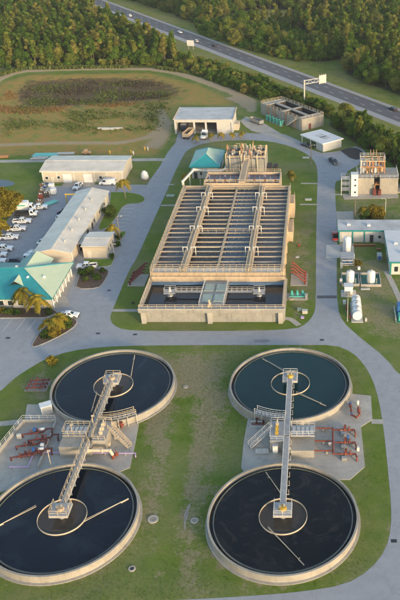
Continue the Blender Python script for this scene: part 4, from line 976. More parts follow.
MB().extrude_xz([(q0.x-3.8,0),(q0.x+3.8,0),(q0.x+3.8,3.5),(q0.x,5.7),(q0.x-3.8,3.5)], d-.6, d+1.1).build('rear_wall', 'white_wall', T)
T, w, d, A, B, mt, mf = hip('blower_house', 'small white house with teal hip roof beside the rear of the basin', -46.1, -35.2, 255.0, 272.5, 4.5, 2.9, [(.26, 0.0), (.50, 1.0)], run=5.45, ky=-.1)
windows(T, 'y-', -d+.7, [(-1.6, 1.2, 1.0, 1.2), (2.2, 1.2, 1.0, 1.2)]); doors(T, 'y-', -d+.7, [(-3.4, 1.2, 2.3)], 'dark_interior')
windows(T, 'x+', w-.7, [(-5+i*3, 1.4, 1.0, 1.2) for i in range(3)])
T = thing('air_duct', 'bent white air duct from the basin corner to the teal roofed blower house', 'duct', (-42.5, 244, 0))
MB().tube([(-2.2,-10.2,6.4),(-2.2,-10.2,7.6),(-.4,2,7.0),(1.6,8.4,4.1),(8.2,8.4,4.1),(9.2,10.4,4.1),(9.2,12.0,4.1)], .42, 12).build('duct', 'rail_white', T)
for p in ((-1.2,-2.6,7.0),(.8,6,5.2),(5,8.4,3.9)): MB().box(p[0]-.15,p[0]+.15,p[1]-.15,p[1]+.15,0,p[2]).build('support', 'galvanised', T)

# open fronted vehicle garage
T = thing('vehicle_garage', 'white open fronted garage with grey roof and three truck bays', 'building', (-47.5, 304.5, 0))
w = 11.6
MB().box(-w, w, 15.6, 16.0, 0, 5.4).build('rear_wall', 'white_wall', T)
for s in (-1, 1): MB().box(s*w-.2, s*w+.2, 1.2, 15.6, 0, 5.4).build('side_wall', 'white_wall', T)
MB().box(5.9, w-.2, .55, .9, 0, 4.9).build('front_panel', 'white_wall', T)
for x_ in (-w, -3.9, .85, 5.7, w): MB().box(x_-.35, x_+.35, .2, 1.1, 0, 5.1).build('column', 'white_wall', T)
MB().box(-w-.3, w+.3, .1, 1.15, 4.9, 5.9).build('front_beam', 'white_wall', T)
MB().extrude_yz([(-.2,5.95),(16.3,6.1),(16.3,6.35),(-.2,6.2)], -w-.5, w+.5).build('roof', 'grey_roof', T)
for s in (-1, 1): MB().box(s*(w+.5)-.12, s*(w+.5)+.12, -.3, 16.4, 6.0, 6.5).build('verge_trim', 'tan_concrete', T)
MB().box(-w+.2, w-.2, 1.2, 15.6, .02, .06).build('floor', 'concrete_pad', T)
MB().box(1.5, 5.3, 13.5, 15.4, .06, 2.2).build('workbench', 'rust_steel', T); MB().box(w, w+2.2, 5.0, 10.0, 0, 2.6).build('lean_to', 'cream_wall', T)

# filter building, turned to follow the highway
FR = R(-52)
T = thing('filter_building', 'weathered concrete filter block with four open cells beside the highway hedge', 'building', (-12.2, 323.9, 0), FR)
FW, FD, FH = 15.0, 5.8, 4.6
MB().box(-FW, FW, -FD, FD, 0, FH-3.0).build('base', 'concrete', T)
for s in (-1, 1):
    MB().box(-FW, FW, s*FD-.3*(s > 0), s*FD+.3*(s < 0), FH-3.0, FH+.3).build('long_wall', 'tank_concrete', T)
    MB().box(s*FW-.3*(s > 0), s*FW+.3*(s < 0), -FD+.3, FD-.3, FH-3.0, FH+.3).build('end_wall', 'tank_concrete', T)
MB().box(-FW+.3, FW-.3, -.8, .8, FH-3.0, FH+.2).build('gallery', 'tank_concrete', T)
for x_ in (-12.0, 0, 12.0): MB().box(x_-.6, x_+.6, .8, FD-.3, FH-3.0, FH+.18).build('cross_wall', 'tank_concrete', T); MB().box(x_-.6, x_+.6, -FD+.3, -.8, FH-3.0, FH+.18).build('cross_wall', 'tank_concrete', T)
for x0_, x1_ in ((-FW+.3, -12.6), (12.6, FW-.3)):
    for y0_, y1_ in ((.8, FD-.3), (-FD+.3, -.8)): MB().box(x0_, x1_, y0_, y1_, FH-3.0, FH+.12).build('roof_slab', 'concrete', T)
for x0_, x1_ in ((-11.4, -.6), (.6, 11.4)):
    for y0_, y1_ in ((.8, FD-.3), (-FD+.3, -.8)):
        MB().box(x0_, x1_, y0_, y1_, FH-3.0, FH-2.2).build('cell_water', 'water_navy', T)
        _d = MB().box(x0_, x1_, y0_, y0_+.04, FH-2.2, FH-.1).box(x0_, x1_, y1_-.04, y1_, FH-2.2, FH-.1).box(x0_, x0_+.04, y0_+.04, y1_-.04, FH-2.2, FH-.1).box(x1_-.04, x1_, y0_+.04, y1_-.04, FH-2.2, FH-.1); _d.build('cell_dark_sheets', 'dark_interior', T)  # dark sheets added over the cell walls to make the openings near black
for i in range(11):
    x_ = -FW+1.2+i*2.76
    MB().box(x_-.2, x_+.2, -FD-.22, -FD, 0, FH+.3).build('pilaster', 'concrete', T)
    for y_ in (-FD+.2, FD-.2): MB().box(x_-.1, x_+.1, y_-.1, y_+.1, FH+.3, FH+1.25).build('parapet_post', 'concrete', T)
for y_ in (-FD+.15, FD-.15): MB().railing([(-FW+.1, y_, FH+.3), (FW-.1, y_, FH+.3)], 1.0, 1.9, .05).build('railing', 'rail_tan', T)
for x_ in (-FW+.15, FW-.15): MB().railing([(x_, -FD+.2, FH+.3), (x_, FD-.2, FH+.3)], 1.0, 1.9, .05).build('railing', 'rail_tan', T)
MB().box(7.5, 8.6, -FD-.06, -FD, .02, 2.4).build('door', 'dark_rust', T); MB().box(-3.5, -2.4, -FD-.06, -FD, .02, 2.4).build('door', 'dark_rust', T)
MB().box(FW, FW+.06, -2.2, -1.0, .02, 2.4).build('door', 'dark_rust', T)
for x_ in (-9, -4.5, 4.2, 10.5): MB().cyl((x_, -FD-.35, 0), (x_, -FD-.35, FH+.9), .16, n=8).build('downpipe', 'rust_steel', T)
stairs(T, (12.4, -FD-.7, FH+.1), (5.5, -FD-.7, .1), 1.0, 'galvanised', 'rail_white')
fl = lambda x_, y_: Vector((-12.2+x_*math.cos(FR)-y_*math.sin(FR), 323.9+x_*math.sin(FR)+y_*math.cos(FR), 0))
names_ = ['first teal pump in the row beside the filter block, at its far end', 'second teal pump from the far end of the filter block row', 'middle teal pump in the row beside the filter block', 'fourth teal pump from the far end of the filter block row', 'teal pump at the near end of the filter block row']
pump0 = None
def teal_pump():
    T = thing('pump', names_[0], 'pump', (0,0,0), 0, 'teal pumps beside the filter block')
    MB().box(-.8,.8,-.6,.6,0,.2).build('plinth', 'concrete', T); MB().cyl((0,0,.2),(0,0,1.0),.5,n=12).build('casing', 'teal_pump', T); MB().cyl((0,0,1.0),(0,0,2.1),.34,n=12).cyl((0,0,2.1),(0,0,2.25),.4,n=12).build('motor', 'teal_pump', T)
    MB().tube([(0,0,.7),(0,1.0,.7),(0,1.0,1.9),(0,1.9,1.9)], .2).build('pipe', 'teal_pump', T); return T
pump0 = teal_pump()
for i in range(5):
    o = pump0 if i == 0 else copy_tree(pump0)
    o.location = fl(-6.0+i*2.5, -FD-3.0); o.rotation_euler.z = FR; o['label'] = names_[i]
p = G(256.5, 123); T = thing('sludge_bin', 'long grey open bin parked left of the filter block', 'bin', (p.x, p.y, .03), R(-47))
m = MB(); m.box(-3.6,3.6,-1.1,-1.0,.5,1.9).box(-3.6,3.6,1.0,1.1,.5,1.9).box(-3.6,-3.5,-1.0,1.0,.5,1.9).box(3.5,3.6,-1.0,1.0,.5,1.9); m.build('bin_side', 'steel', T)
MB().box(-3.5,3.5,-1.0,1.0,.5,.7).build('bin_floor', 'dark_interior', T); MB().box(-3.4,3.4,-.7,.7,.15,.5).build('skid', 'black_metal', T)
for i in range(8): MB().box(-3.4+i*.95,-3.28+i*.95,-1.18,-1.1,.5,1.9).build('rib', 'steel', T)
for x_ in (-2.4, 2.4): MB().cyl((x_,-.95,.18),(x_,.95,.18),.18,n=12).build('roller', 'tyre', T)

# carport
T = thing('carport', 'white roofed carport with open front beside the filter block', 'carport', (.75, 291.0, 0), FR)
MB().box(-7.0,7.0,-5.2,5.2,3.35,3.6).build('roof', 'white_roof', T); MB().box(-7.1,7.1,-5.3,-5.2,3.2,3.62).box(7.0,7.1,-5.2,5.2,3.2,3.62).box(-7.1,-7.0,-5.2,5.2,3.2,3.62).build('fascia', 'white_paint', T)
MB().box(2.2,6.6,-4.6,4.6,0,3.35).build('store_room', 'white_wall', T)
for x_ in (-6.6, -1.0): 
    for y_ in (-4.8, 4.8): MB().box(x_-.12,x_+.12,y_-.12,y_+.12,0,3.35).build('post', 'white_paint', T)
MB().box(-6.8,2.2,4.7,4.9,0,3.3).build('rear_wall', 'grey_wall', T); MB().box(2.14,2.2,-2,-1,.02,2.1).build('door', 'white_paint', T)
for (a, b) in ((-2.5,1.0),(.5,3.8)): MB().box(a,b,-1.5,1.8,3.6,3.64).build('roof_patch', 'grey_roof', T)

# flat roofed blower and switchgear building, L shaped, teal trim
T = thing('switchgear_building', 'flat roofed pale building with teal trim, cut off by right picture edge', 'building', (5.6, 204.6, 0))
BH = 4.0
MB().box(0,30,0,7.0,0,BH-.35).build('wall', 'white_wall', T)
MB().box(13.6,30,-20.0,0,0,BH-.35).build('wing_wall', 'white_wall', T)
MB().box(-.3,30.3,-.3,7.3,BH-.33,BH).build('roof', 'grey_roof', T); MB().box(13.3,30.3,-20.3,-.3,BH-.33,BH+.01).build('wing_roof', 'white_roof', T)
MB().box(-.36,13.3,-.4,-.3,BH-.4,BH+.06).box(-.4,-.3,-.3,7.3,BH-.4,BH+.06).box(13.2,13.3,-20.4,-.4,BH-.4,BH+.07).box(13.3,30.3,-20.4,-20.3,BH-.4,BH+.07).build('fascia', 'teal_trim', T)
for x_ in (0.1, 4.1, 7.6): MB().box(x_-.18,x_+.18,-.16,0,0,BH-.36).build('pilaster', 'teal_trim', T)
for x_ in (13.8, 18.5): MB().box(x_-.2,x_+.2,-20.16,-20,0,BH-.36).build('pilaster', 'teal_trim', T)
for x0_ in (.7, 4.6):
    lv = MB().box(x0_,x0_+2.6,-.05,0,.4,3.2).build('louvre', 'galvanised', T); s = MB()
    for i in range(9): s.box(x0_+.1,x0_+2.5,-.12,-.05,.55+i*.3,.68+i*.3)
    s.build('louvre_blades', 'rail_white', lv)
MB().box(9.2,10.3,-.07,0,.02,2.4).build('door', 'dark_interior', T); windows(T, 'y-', 0, [(12.1,1.3,.9,.9)])
MB().box(13.52,13.6,-6.4,-5.2,.02,2.3).build('door', 'teal_trim', T); MB().box(13.54,13.6,-14,-12.8,.02,2.3).build('door', 'teal_trim', T)
windows(T, 'y-', -20, [(15.3,.9,1.1,1.6),(17.0,.9,1.1,1.6)])
for (x_, y_) in ((3,3.5),(9,3.0),(16,-9),(17.5,-15)): MB().box(x_-.5,x_+.5,y_-.5,y_+.5,BH,BH+.5).build('roof_unit', 'white_roof', T)

# odour control / dewatering building
T = thing('dewatering_building', 'pale two level process block with rusty rooftop frame and white stair tower', 'building', (19.5, 241.2, 0))
MB().box(-6.7,-1.3,0,9.6,0,5.6).build('left_wall', 'tank_concrete', T); MB().box(.7,6.8,0,9.6,0,5.6).build('right_wall', 'tank_concrete', T)
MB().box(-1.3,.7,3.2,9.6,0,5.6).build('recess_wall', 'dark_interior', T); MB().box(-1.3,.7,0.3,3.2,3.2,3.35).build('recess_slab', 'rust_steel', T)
MB().box(-6.9,-1.3,-.15,9.8,5.6,5.85).box(.7,7.0,-.15,9.8,5.6,5.85).box(-1.3,.7,3.2,9.8,5.6,5.84).build('roof', 'concrete', T)
MB().box(-1.6,-.5,-1.3,-.1,0,2.3).box(.1,1.1,-1.3,-.1,0,1.9).build('porch_unit', 'dark_rust', T); MB().tube([(-1.1,-.7,2.2),(-1.1,-.7,3.6),(-.4,.8,3.6)],.18,8).build('porch_pipe', 'rust_steel', T)
MB().railing([(-6.8,0,5.85),(6.9,0,5.85),(6.9,9.6,5.85)], 1.0, 1.5, .05).railing([(-6.8,0,5.85),(-6.8,9.6,5.85)], 1.0, 1.5, .05).build('railing', 'rail_white', T)
MB().box(6.8,8.0,1.0,8.5,0,.5).build('plinth', 'concrete', T)
random.seed(5)
for x_ in (-5.6,-3.6,-1.6,.4,2.4):
    for y_ in (4.2,8.8): MB().box(x_-.15,x_+.15,y_-.15,y_+.15,5.85,10.6).build('frame_column', 'rust_steel' if x_ > -4 else 'rail_white', T)
for z_ in (8.0, 10.1):
    for y_ in (4.2,8.8): MB().box(-5.9,2.7,y_-.14,y_+.14,z_,z_+.28).build('frame_beam', 'rail_tan' if z_ > 9 else 'rust_steel', T)
    for x_ in (-5.6,-1.6,2.4): MB().box(x_-.13,x_+.13,4.34,8.66,z_+.02,z_+.26).build('frame_beam', 'rail_tan', T)
MB().box(-5.7,2.5,4.3,8.7,8.29,8.37).build('grating', 'deck', T)
for i, (x_, y_) in enumerate(((-4.6,5.6),(-2.6,6.4),(-.6,5.5),(1.4,6.3),(-3.6,7.8),(.4,7.8))):
    MB().cyl((x_,y_,5.85),(x_,y_,7.6),.7,.7,12).cyl((x_,y_,7.6),(x_,y_,8.25),.7,.25,12).build('vessel', 'orange_part' if i % 2 else 'rail_white', T)
    MB().cyl((x_,y_,8.37),(x_,y_,9.2+.2*(i % 3)),.42,n=10).build('motor', 'rust_steel' if i % 2 else 'rail_white', T)
for k in range(22):
    xx = random.uniform(-5.4, 2.2); yy = random.uniform(4.3, 8.6); z0_ = random.choice((5.85, 8.4)); hh = random.uniform(.6, 2.0)
    if k % 3 == 0: MB().tube([(xx, yy, z0_), (xx, yy, z0_+hh+.5), (xx+random.uniform(-1.5, 1.5), yy+.2, z0_+hh+.5)], .12, 7).build('process_pipe', ('rust_steel', 'orange_part', 'rail_white')[k % 2], T)
    else: MB().box(xx-.25, xx+.25, yy-.2, yy+.2, z0_, z0_+hh).build('equipment_box', ('rust_steel', 'rail_white', 'galvanised', 'orange_part')[k % 4], T)
for x_ in (-2.2,-1.2,-.2): MB().cyl((x_,8.9,10.2),(x_,8.9,12.6),.09,n=6).build('vent_pipe', 'orange_part', T)
MB().railing([(-5.8,4.0,10.38),(2.6,4.0,10.38),(2.6,9.0,10.38),(-5.8,9.0,10.38),(-5.8,4.0,10.38)], 1.0, 1.4, .05).build('railing', 'rail_white', T)
T = thing('stair_tower', 'slim white stair tower with three small windows beside the process block', 'tower', (11.6, 240.4, 0))
MB().box(-1.2,1.1,-1.0,1.4,0,7.6).build('wall', 'white_paint', T, bevel=.05); MB().box(-1.3,1.2,-1.1,1.5,7.6,7.75).build('roof', 'white_roof', T)
windows(T, 'y-', -1.0, [(.2,1.2,.6,.6),(.2,3.6,.6,.6),(.2,5.6,.6,.6)])
T = thing('stair_scaffold', 'open steel access stair left of the white stair tower', 'stair', (8.6, 241.4, 0))
for x_ in (-1.4,1.4):
    for y_ in (-1.4,1.4): MB().cyl((x_,y_,0),(x_,y_,6.4),.1,n=6).build('post', 'rail_white', T)
for i in range(3):
    MB().box(-1.4,1.4,-1.4,1.4,2.0*i+1.8,2.0*i+1.88).build('landing', 'deck', T); MB().railing([(-1.4,-1.4,2.0*i+1.9),(1.4,-1.4,2.0*i+1.9),(1.4,1.4,2.0*i+1.9),(-1.4,1.4,2.0*i+1.9),(-1.4,-1.4,2.0*i+1.9)],1.0,1.4,.05).build('railing', 'rail_white', T)
o = MB().prism(GP([(342,194),(397,192.5),(399,196),(398,198),(344,199.5)]), 0, .08).build('concrete_apron', 'concrete_pad'); tag(o, kind='structure')

# ------------------------------------------------------------------ chemical tanks on the right
def vtank(px, py, r, h, label, ladder=None):
    p = G(px, py); T = thing('storage_tank', label, 'tank', (p.x, p.y, .1), group='white storage tanks by the switchgear building')
    MB().lathe([(0,0),(r,0),(r,h),(r*.96,h+.12),(r*.8,h+.3),(r*.45,h+.46),(0.02,h+.5)], 28).build('shell', 'white_paint', T)
    MB().lathe([(r,h*.33),(r+.05,h*.33),(r+.05,h*.33+.12),(r,h*.33+.12)], 28).lathe([(r,h*.67),(r+.05,h*.67),(r+.05,h*.67+.12),(r,h*.67+.12)], 28).build('band', 'white_roof', T)
    MB().cyl((0,0,h+.4),(0,0,h+.75),.3,n=10).build('manway', 'galvanised', T)
    m = MB()
    for s in (-.22, .22): m.cyl((-.6+s,-r-.12,0),(-.6+s,-r-.12,h+.9),.05,n=5)
    for i in range(int(h/.4)): m.cyl((-.82,-r-.12,.3+i*.4),(-.38,-r-.12,.3+i*.4),.035,n=4)
    m.build('ladder', 'blue_paint' if ladder else 'galvanised', T)
    MB().tube([(r*.7,-r*.6,.3),(r*1.3,-r*1.0,.3),(r*1.3,-r*1.0,h*.6)], .08).build('pipe', 'galvanised', T)
    return T
def bund(px0, px1, py0, py1, label):
    a, b = G(px0, py1), G(px1, py0); cx, cy = (a.x+b.x)/2, (a.y+b.y)/2; w, d = (b.x-a.x)/2, (b.y-a.y)/2
    T = thing('containment_bund', label, 'bund', (cx, cy, 0)); MB().box(-w,w,-d,d,0,.1).build('floor', 'green_floor', T)
    for q in ((-w-.2,w+.2,-d-.2,-d),(-w-.2,w+.2,d,d+.2),(-w-.2,-w,-d,d),(w,w+.2,-d,d)): MB().box(q[0],q[1],q[2],q[3],0,.75).build('bund_wall', 'kerb_concrete', T)
    return T
bund(342.5, 358, 275, 286, 'low walled green floored bund under the left storage tank')
bund(361.5, 379, 275, 286.5, 'low walled green floored bund under the right storage tank')
vtank(350.2, 282.5, 1.1, 3.0, 'white upright tank in the left green bund')
vtank(371, 282.5, 1.1, 3.0, 'white upright tank in the right green bund')
p = G(347, 252.5); o = MB().prism([(p.x-2.0,p.y-2.0),(p.x+2.2,p.y-2.0),(p.x+2.2,p.y+6),(p.x-2.0,p.y+6)], 0, .1).build('concrete_apron', 'concrete_pad'); tag(o, kind='structure')
vtank(347, 251.8, 1.2, 4.2, 'taller white tank with blue ladder against the switchgear louvres', True)
p = G(347.2, 262.5); T = thing('pump_skid', 'grey blue pump skid with frame between the tall tank and the bunds', 'skid', (p.x, p.y, 0))
MB().box(-1.9,1.9,-2.0,2.0,0,.2).build('base', 'concrete_pad', T)
for x_ in (-1.8,1.8):
    for y_ in (-1.9,1.9): MB().cyl((x_,y_,.2),(x_,y_,2.3),.09,n=6).build('frame_post', 'steel', T)
MB().box(-1.9,1.9,-2.0,2.0,2.3,2.38).box(-1.6,1.6,-2.3,-2.0,1.6,2.0).build('canopy', 'deck', T); MB().box(-1.2,-.2,-1.0,.6,.2,1.3).box(.3,1.3,-1.2,.4,.2,1.1).build('pump_body', 'blue_paint', T)
MB().tube([(-1.5,-1.5,.5),(1.5,-1.5,.5),(1.5,1.4,.5)], .12).build('pipe', 'rail_white', T)
p = G(348.6, 294.5); T = thing('dosing_unit', 'white boxed dosing unit on a pad in front of the left bund', 'cabinet', (p.x, p.y, 0))
MB().box(-2.0,2.0,-1.4,2.2,0,.12).build('pad', 'white_slab', T); MB().box(-1.1,1.1,-.2,1.9,.12,2.3).build('cabinet', 'white_paint', T, bevel=.04); MB().box(-1.2,1.2,-.3,2.0,2.3,2.4).build('lid', 'white_roof', T)
MB().railing([(-1.9,-1.3,.12),(1.9,-1.3,.12),(1.9,.2,.12)], 1.0, 1.2, .05).build('railing', 'rail_tan', T); MB().box(-.4,.4,-.9,-.4,.12,1.2).build('control_box', 'steel', T)
p = G(357.3, 322); T = thing('tank_trailer', 'long white horizontal tank with dark straps on the grass', 'tank', (p.x, p.y, 0))
m = MB(); L_ = 9.0; n = 20
rr = 1.2
m.cyl((0,.4,1.6),(0,L_-.4,1.6),rr,n=24); m.cyl((0,.4,1.6),(0,.15,1.6),rr,1.15,n=24); m.cyl((0,L_-.4,1.6),(0,L_-.15,1.6),rr,1.15,n=24); m.build('shell', 'white_paint', T)
MB().box(-1.45,1.45,-.3,L_+.3,0,.15).build('pad', 'white_slab', T)
for y_ in (1.6, L_-1.6): MB().box(-1.1,1.1,y_-.25,y_+.25,.15,1.0).build('saddle', 'concrete', T)
for y_ in (.9, 3.2, 5.8, 8.0): MB().lathe([(rr,-.06),(rr+.03,-.06),(rr+.03,.06),(rr,.06)], 24).build('strap', 'black_metal', T, loc=(0,y_,1.6)).rotation_euler.x = R(90)
for y_ in (2.2, 4.5, 6.9): MB().cyl((0,y_,2.8),(0,y_,3.1),.3,n=12).build('manway', 'steel', T)
MB().box(-1.95,-1.5,1.5,2.6,.1,1.3).build('pump_box', 'rust_pipe', T)
p = G(399.5, 322); T = thing('chemical_skid', 'blue and teal equipment skid cut by the right picture edge', 'skid', (p.x, p.y, 0))
MB().box(-.9,3.4,-.5,6.2,0,.2).build('pad', 'green_floor', T); MB().box(-.3,2.8,3.4,5.6,.2,2.5).build('tank_box', 'blue_paint', T, bevel=.06); MB().box(-.2,2.6,.2,2.6,.2,1.3).build('pump_box', 'teal_pump', T, bevel=.05); MB().railing([(-.9,-.4,.2),(-.9,6.1,.2)],1.0,1.4,.05).build('railing', 'rail_white', T)
p = G(379.5, 259.5); T = thing('blue_cabinet', 'small blue grey cabinet beside the switchgear wing', 'cabinet', (p.x, p.y, 0))
MB().box(-.7,.7,-.6,1.6,0,1.5).build('body', 'steel', T, bevel=.03); MB().box(-.5,.5,-.63,-.6,.2,1.3).build('door', 'blue_paint', T)
for k, (a, b) in enumerate((((353.5,244.5),(375.5,246.5)), ((376,246),(381,250.5)))):
    pa, pb = G(*a), G(*b); T = thing('retaining_wall', ('dark low planter wall along the switchgear louvres', 'dark low wall corner beside the switchgear door')[k], 'wall', (pa.x, pb.y, 0))
    MB().box(0, pb.x-pa.x, 0, .5, 0, .45).build('wall', 'dark_rust', T); MB().box(-.05, pb.x-pa.x+.05, -.05, .55, .45, .52).build('cap', 'rust_steel', T)
# concrete steps of junk around the right lawn
for k, (px, py) in enumerate(((363,289.5),(367.5,289.3))):
    p = G(px, py); T = thing('paving_block', ('left of two pale blocks lying in front of the bunds', 'right of two pale blocks lying in front of the bunds')[k], 'block', (p.x, p.y, 0), .2*k)
    MB().box(-.6,.6,-.35,.35,0,.3).build('block', 'white_slab', T, bevel=.03)

# ------------------------------------------------------------------ pipework at the flanks of the basin
for (px, py, s_, lb, mt) in ((299, 283, 1, 'rack of rust red blower pipes at the right foot of the basin', 'rust_pipe'), (137, 283.5, -1, 'rack of dark red blower pipes at the left foot of the basin', 'dark_rust')):
    p = G(px, py); T = thing('pipe_rack', lb, 'pipes', (p.x, p.y, 0)); MB().box(-2.3,2.3,-1.6,5.0,0,.12).build('pad', 'concrete_pad', T)
    for k in range(4):
        y_ = -.9+k*1.75
        MB().tube([(s_*1.7,y_,.1),(s_*1.7,y_,1.1),(s_*.9,y_+.1,1.4),(-s_*1.5,y_+1.0,3.3),(-s_*2.2,y_+1.0,3.3)], .24, 10).build('pipe', mt, T)
        MB().cyl((s_*1.7,y_,.85),(s_*1.7,y_,1.0),.42,n=12).build('flange', mt, T)
p = G(296.5, 297); T = thing('pump_station', 'green pumps on a concrete pad right of the settling basin', 'pump', (p.x, p.y, 0))
MB().box(-2.8,3.0,-1.6,1.8,0,.12).build('pad', 'concrete_pad', T)
for x_ in (-1.2,.2,1.6): MB().cyl((x_,.4,.12),(x_,.4,1.1),.42,n=12).cyl((x_,.4,1.1),(x_,.4,1.7),.28,n=10).build('pump', 'teal_pump', T)
MB().tube([(-1.8,-.6,.5),(2.2,-.6,.5),(2.2,1.0,.5)], .18).build('pipe', 'teal_pump', T); MB().cyl((-1.5,-1.2,.1),(-1.5,-1.2,.5),.8,n=16).build('well_cover', 'gravel', T); MB().box(2.3,2.8,-1.2,-.6,.12,1.4).build('control_box', 'steel', T)
for (px, py, sx, sy, sz, mt, lb) in ((305,313,1.3,.9,.9,'galvanised','pale blue grey service box on the lawn right of the basin'), (299.5,310.5,1.0,.8,.6,'hatch_green','green service box on the lawn right of the basin'), (302.5,318,.8,.7,.4,'purple_pipe','small lilac valve box on the lawn right of the basin'),
        (170.5,196.5,2.6,1.2,.5,'hatch_green','flat pale green vault on the lawn left of the basin'), (133,303.5,.5,.5,.4,'dark_interior','small dark valve box on the lawn left of the basin'), (308.5,200,2.2,1.0,.4,'white_slab','pale flat vault lid right of the basin near the road'), (299.2,246.5,.6,.5,.9,'rust_pipe','small red post box on the lawn right of the basin'), (297.5,257.5,1.0,.6,.3,'white_slab','flat white slab on the lawn right of the basin'),
        (306,158,2.6,1.1,.3,'white_slab','flat pale vault beside the curved road near the carport'), (276,168,1.4,3.0,1.1,'dark_interior','dark equipment box on the lawn right of the screening block'), (119,330,.1,.1,.1,'concrete','') ):
    if not lb: continue
    p = G(px, py); T = thing('service_box', lb, 'box', (p.x, p.y, 0)); MB().box(-sx/2,sx/2,-sy/2,sy/2,0,sz*.85).build('body', mt, T); MB().box(-sx/2-.05,sx/2+.05,-sy/2-.05,sy/2+.05,sz*.85,sz).build('lid', mt, T)

# ------------------------------------------------------------------ poles and signs
def pole(px, py, h, label, arm=None, mat='wood_pole', r=.13):
    p = G(px, py); T = thing('light_pole', label, 'pole', (p.x, p.y, 0)); MB().cyl((0,0,0),(0,0,h),r,r*.65,8).build('shaft', mat, T); MB().cyl((0,0,0),(0,0,.25),r*2.2,n=10).build('base', 'concrete', T)
    if arm:
        MB().tube([(0,0,h-.2),(arm*.4,0,h+.1),(arm,0,h+.15)], .06,6).build('arm', 'galvanised', T); MB().box(min(arm,arm*1.5),max(arm,arm*1.5),-.15,.15,h+.05,h+.22).build('lamp_head', 'galvanised', T)
pole(120.5, 241, 8.0, 'lamp pole in the parking stalls beside the long workshop', 1.0)
pole(355, 221.5, 7.0, 'bare pole behind the switchgear building, left of the golden bush', None)
pole(385, 221, 7.5, 'lamp pole behind the switchgear building, right of the golden bush', -1.0, 'galvanised')
pole(347.5, 321, 6.5, 'thin pole on the lawn beside the horizontal tank', None, 'galvanised', .1)
pole(311.3, 163.5, 7.0, 'lamp pole on the lawn where the road bends by the carport', 1.0)
pole(96, 26, 13.0, 'slender pole rising above the wood beside the highway', None, 'galvanised', .25)
pole(114.5, 257, 4.0, 'short lamp pole by the front corner of the cream annex', .6, 'galvanised', .09)
p = G(304.5, 105.5); T = thing('gantry_sign', 'cantilever highway sign on a tall steel mast over the near lanes', 'sign', (p.x, p.y, 0), rzh+R(90))
MB().cyl((0,0,0),(0,0,11.6),.38,.3,12).build('mast', 'galvanised', T); MB().cyl((0,0,0),(0,0,.5),.8,n=12).build('base', 'concrete', T)
for z_ in (9.6, 11.2): MB().cyl((0,0,z_),(11.5,0,z_),.17,n=8).build('arm', 'galvanised', T)
m = MB()
for i in range(7): m.cyl((i*1.6,0,9.6 if i % 2 else 11.2),((i+1)*1.6,0,11.2 if i % 2 else 9.6),.08,n=6)
m.build('truss_web', 'galvanised', T)
MB().box(8.0,12.0,-.28,-.16,8.7,12.3).build('sign_panel', 'galvanised', T)
for x_ in (8.4,9.5,10.6,11.7): MB().box(x_-.08,x_+.08,-.16,-.02,8.3,12.8).build('panel_post', 'galvanised', T)
for z_ in (8.9,10.4,12.0): MB().box(8.0,12.0,-.34,-.28,z_-.06,z_+.06).build('panel_rib', 'galvanised', T)
p = G(191, 49.5); T = thing('roadside_sign', 'white rectangular sign on two posts beside the highway', 'sign', (p.x, p.y, 0), R(-20))
MB().box(-2.3,2.3,-.1,.02,2.0,5.2).build('panel', 'white_paint', T)
for x_ in (-1.5,1.5): MB().box(x_-.1,x_+.1,.02,.18,0,5.2).build('post', 'galvanised', T)
for z_ in (2.6,4.6): MB().box(-2.2,2.2,.02,.1,z_-.06,z_+.06).build('rail', 'galvanised', T)

# ------------------------------------------------------------------ vehicles (front toward +X)
def arch(x, r, z0, n=7): return [(x+r*math.cos(math.pi-math.pi*i/(n-1)), z0+r*math.sin(math.pi-math.pi*i/(n-1))) for i in range(n)]
def wheels(T, xs, half, r, dual=False):
    for x in xs:
        for s in (-1, 1):
            w = MB().cyl((x, s*(half-.26), r), (x, s*half, r), r, n=16).build('wheel', 'tyre', T)
            MB().cyl((x, s*(half-.02), r), (x, s*(half+.015), r), r*.58, n=12).build('rim', 'rim', w)
def lights(T, xf, xr, half, zf, zr):
    for s in (-1, 1):
        MB().box(xf-.02, xf+.03, s*half*.72-.17, s*half*.72+.17, zf-.1, zf+.08).build('headlight', 'lamp_clear', T)
        MB().box(xr-.03, xr+.02, s*half*.86-.09, s*half*.86+.09, zr-.16, zr+.16).build('taillight', 'lamp_red', T)
def hull(prof_top, x0, x1, wx, r, z0=.32):
    """side profile with wheel arches: bottom from front to back, then the top line"""
    pts = [(x0, z0)]
    for x in sorted(wx): pts += arch(x, r, z0)
    pts += [(x1, z0)]
    return pts+prof_top
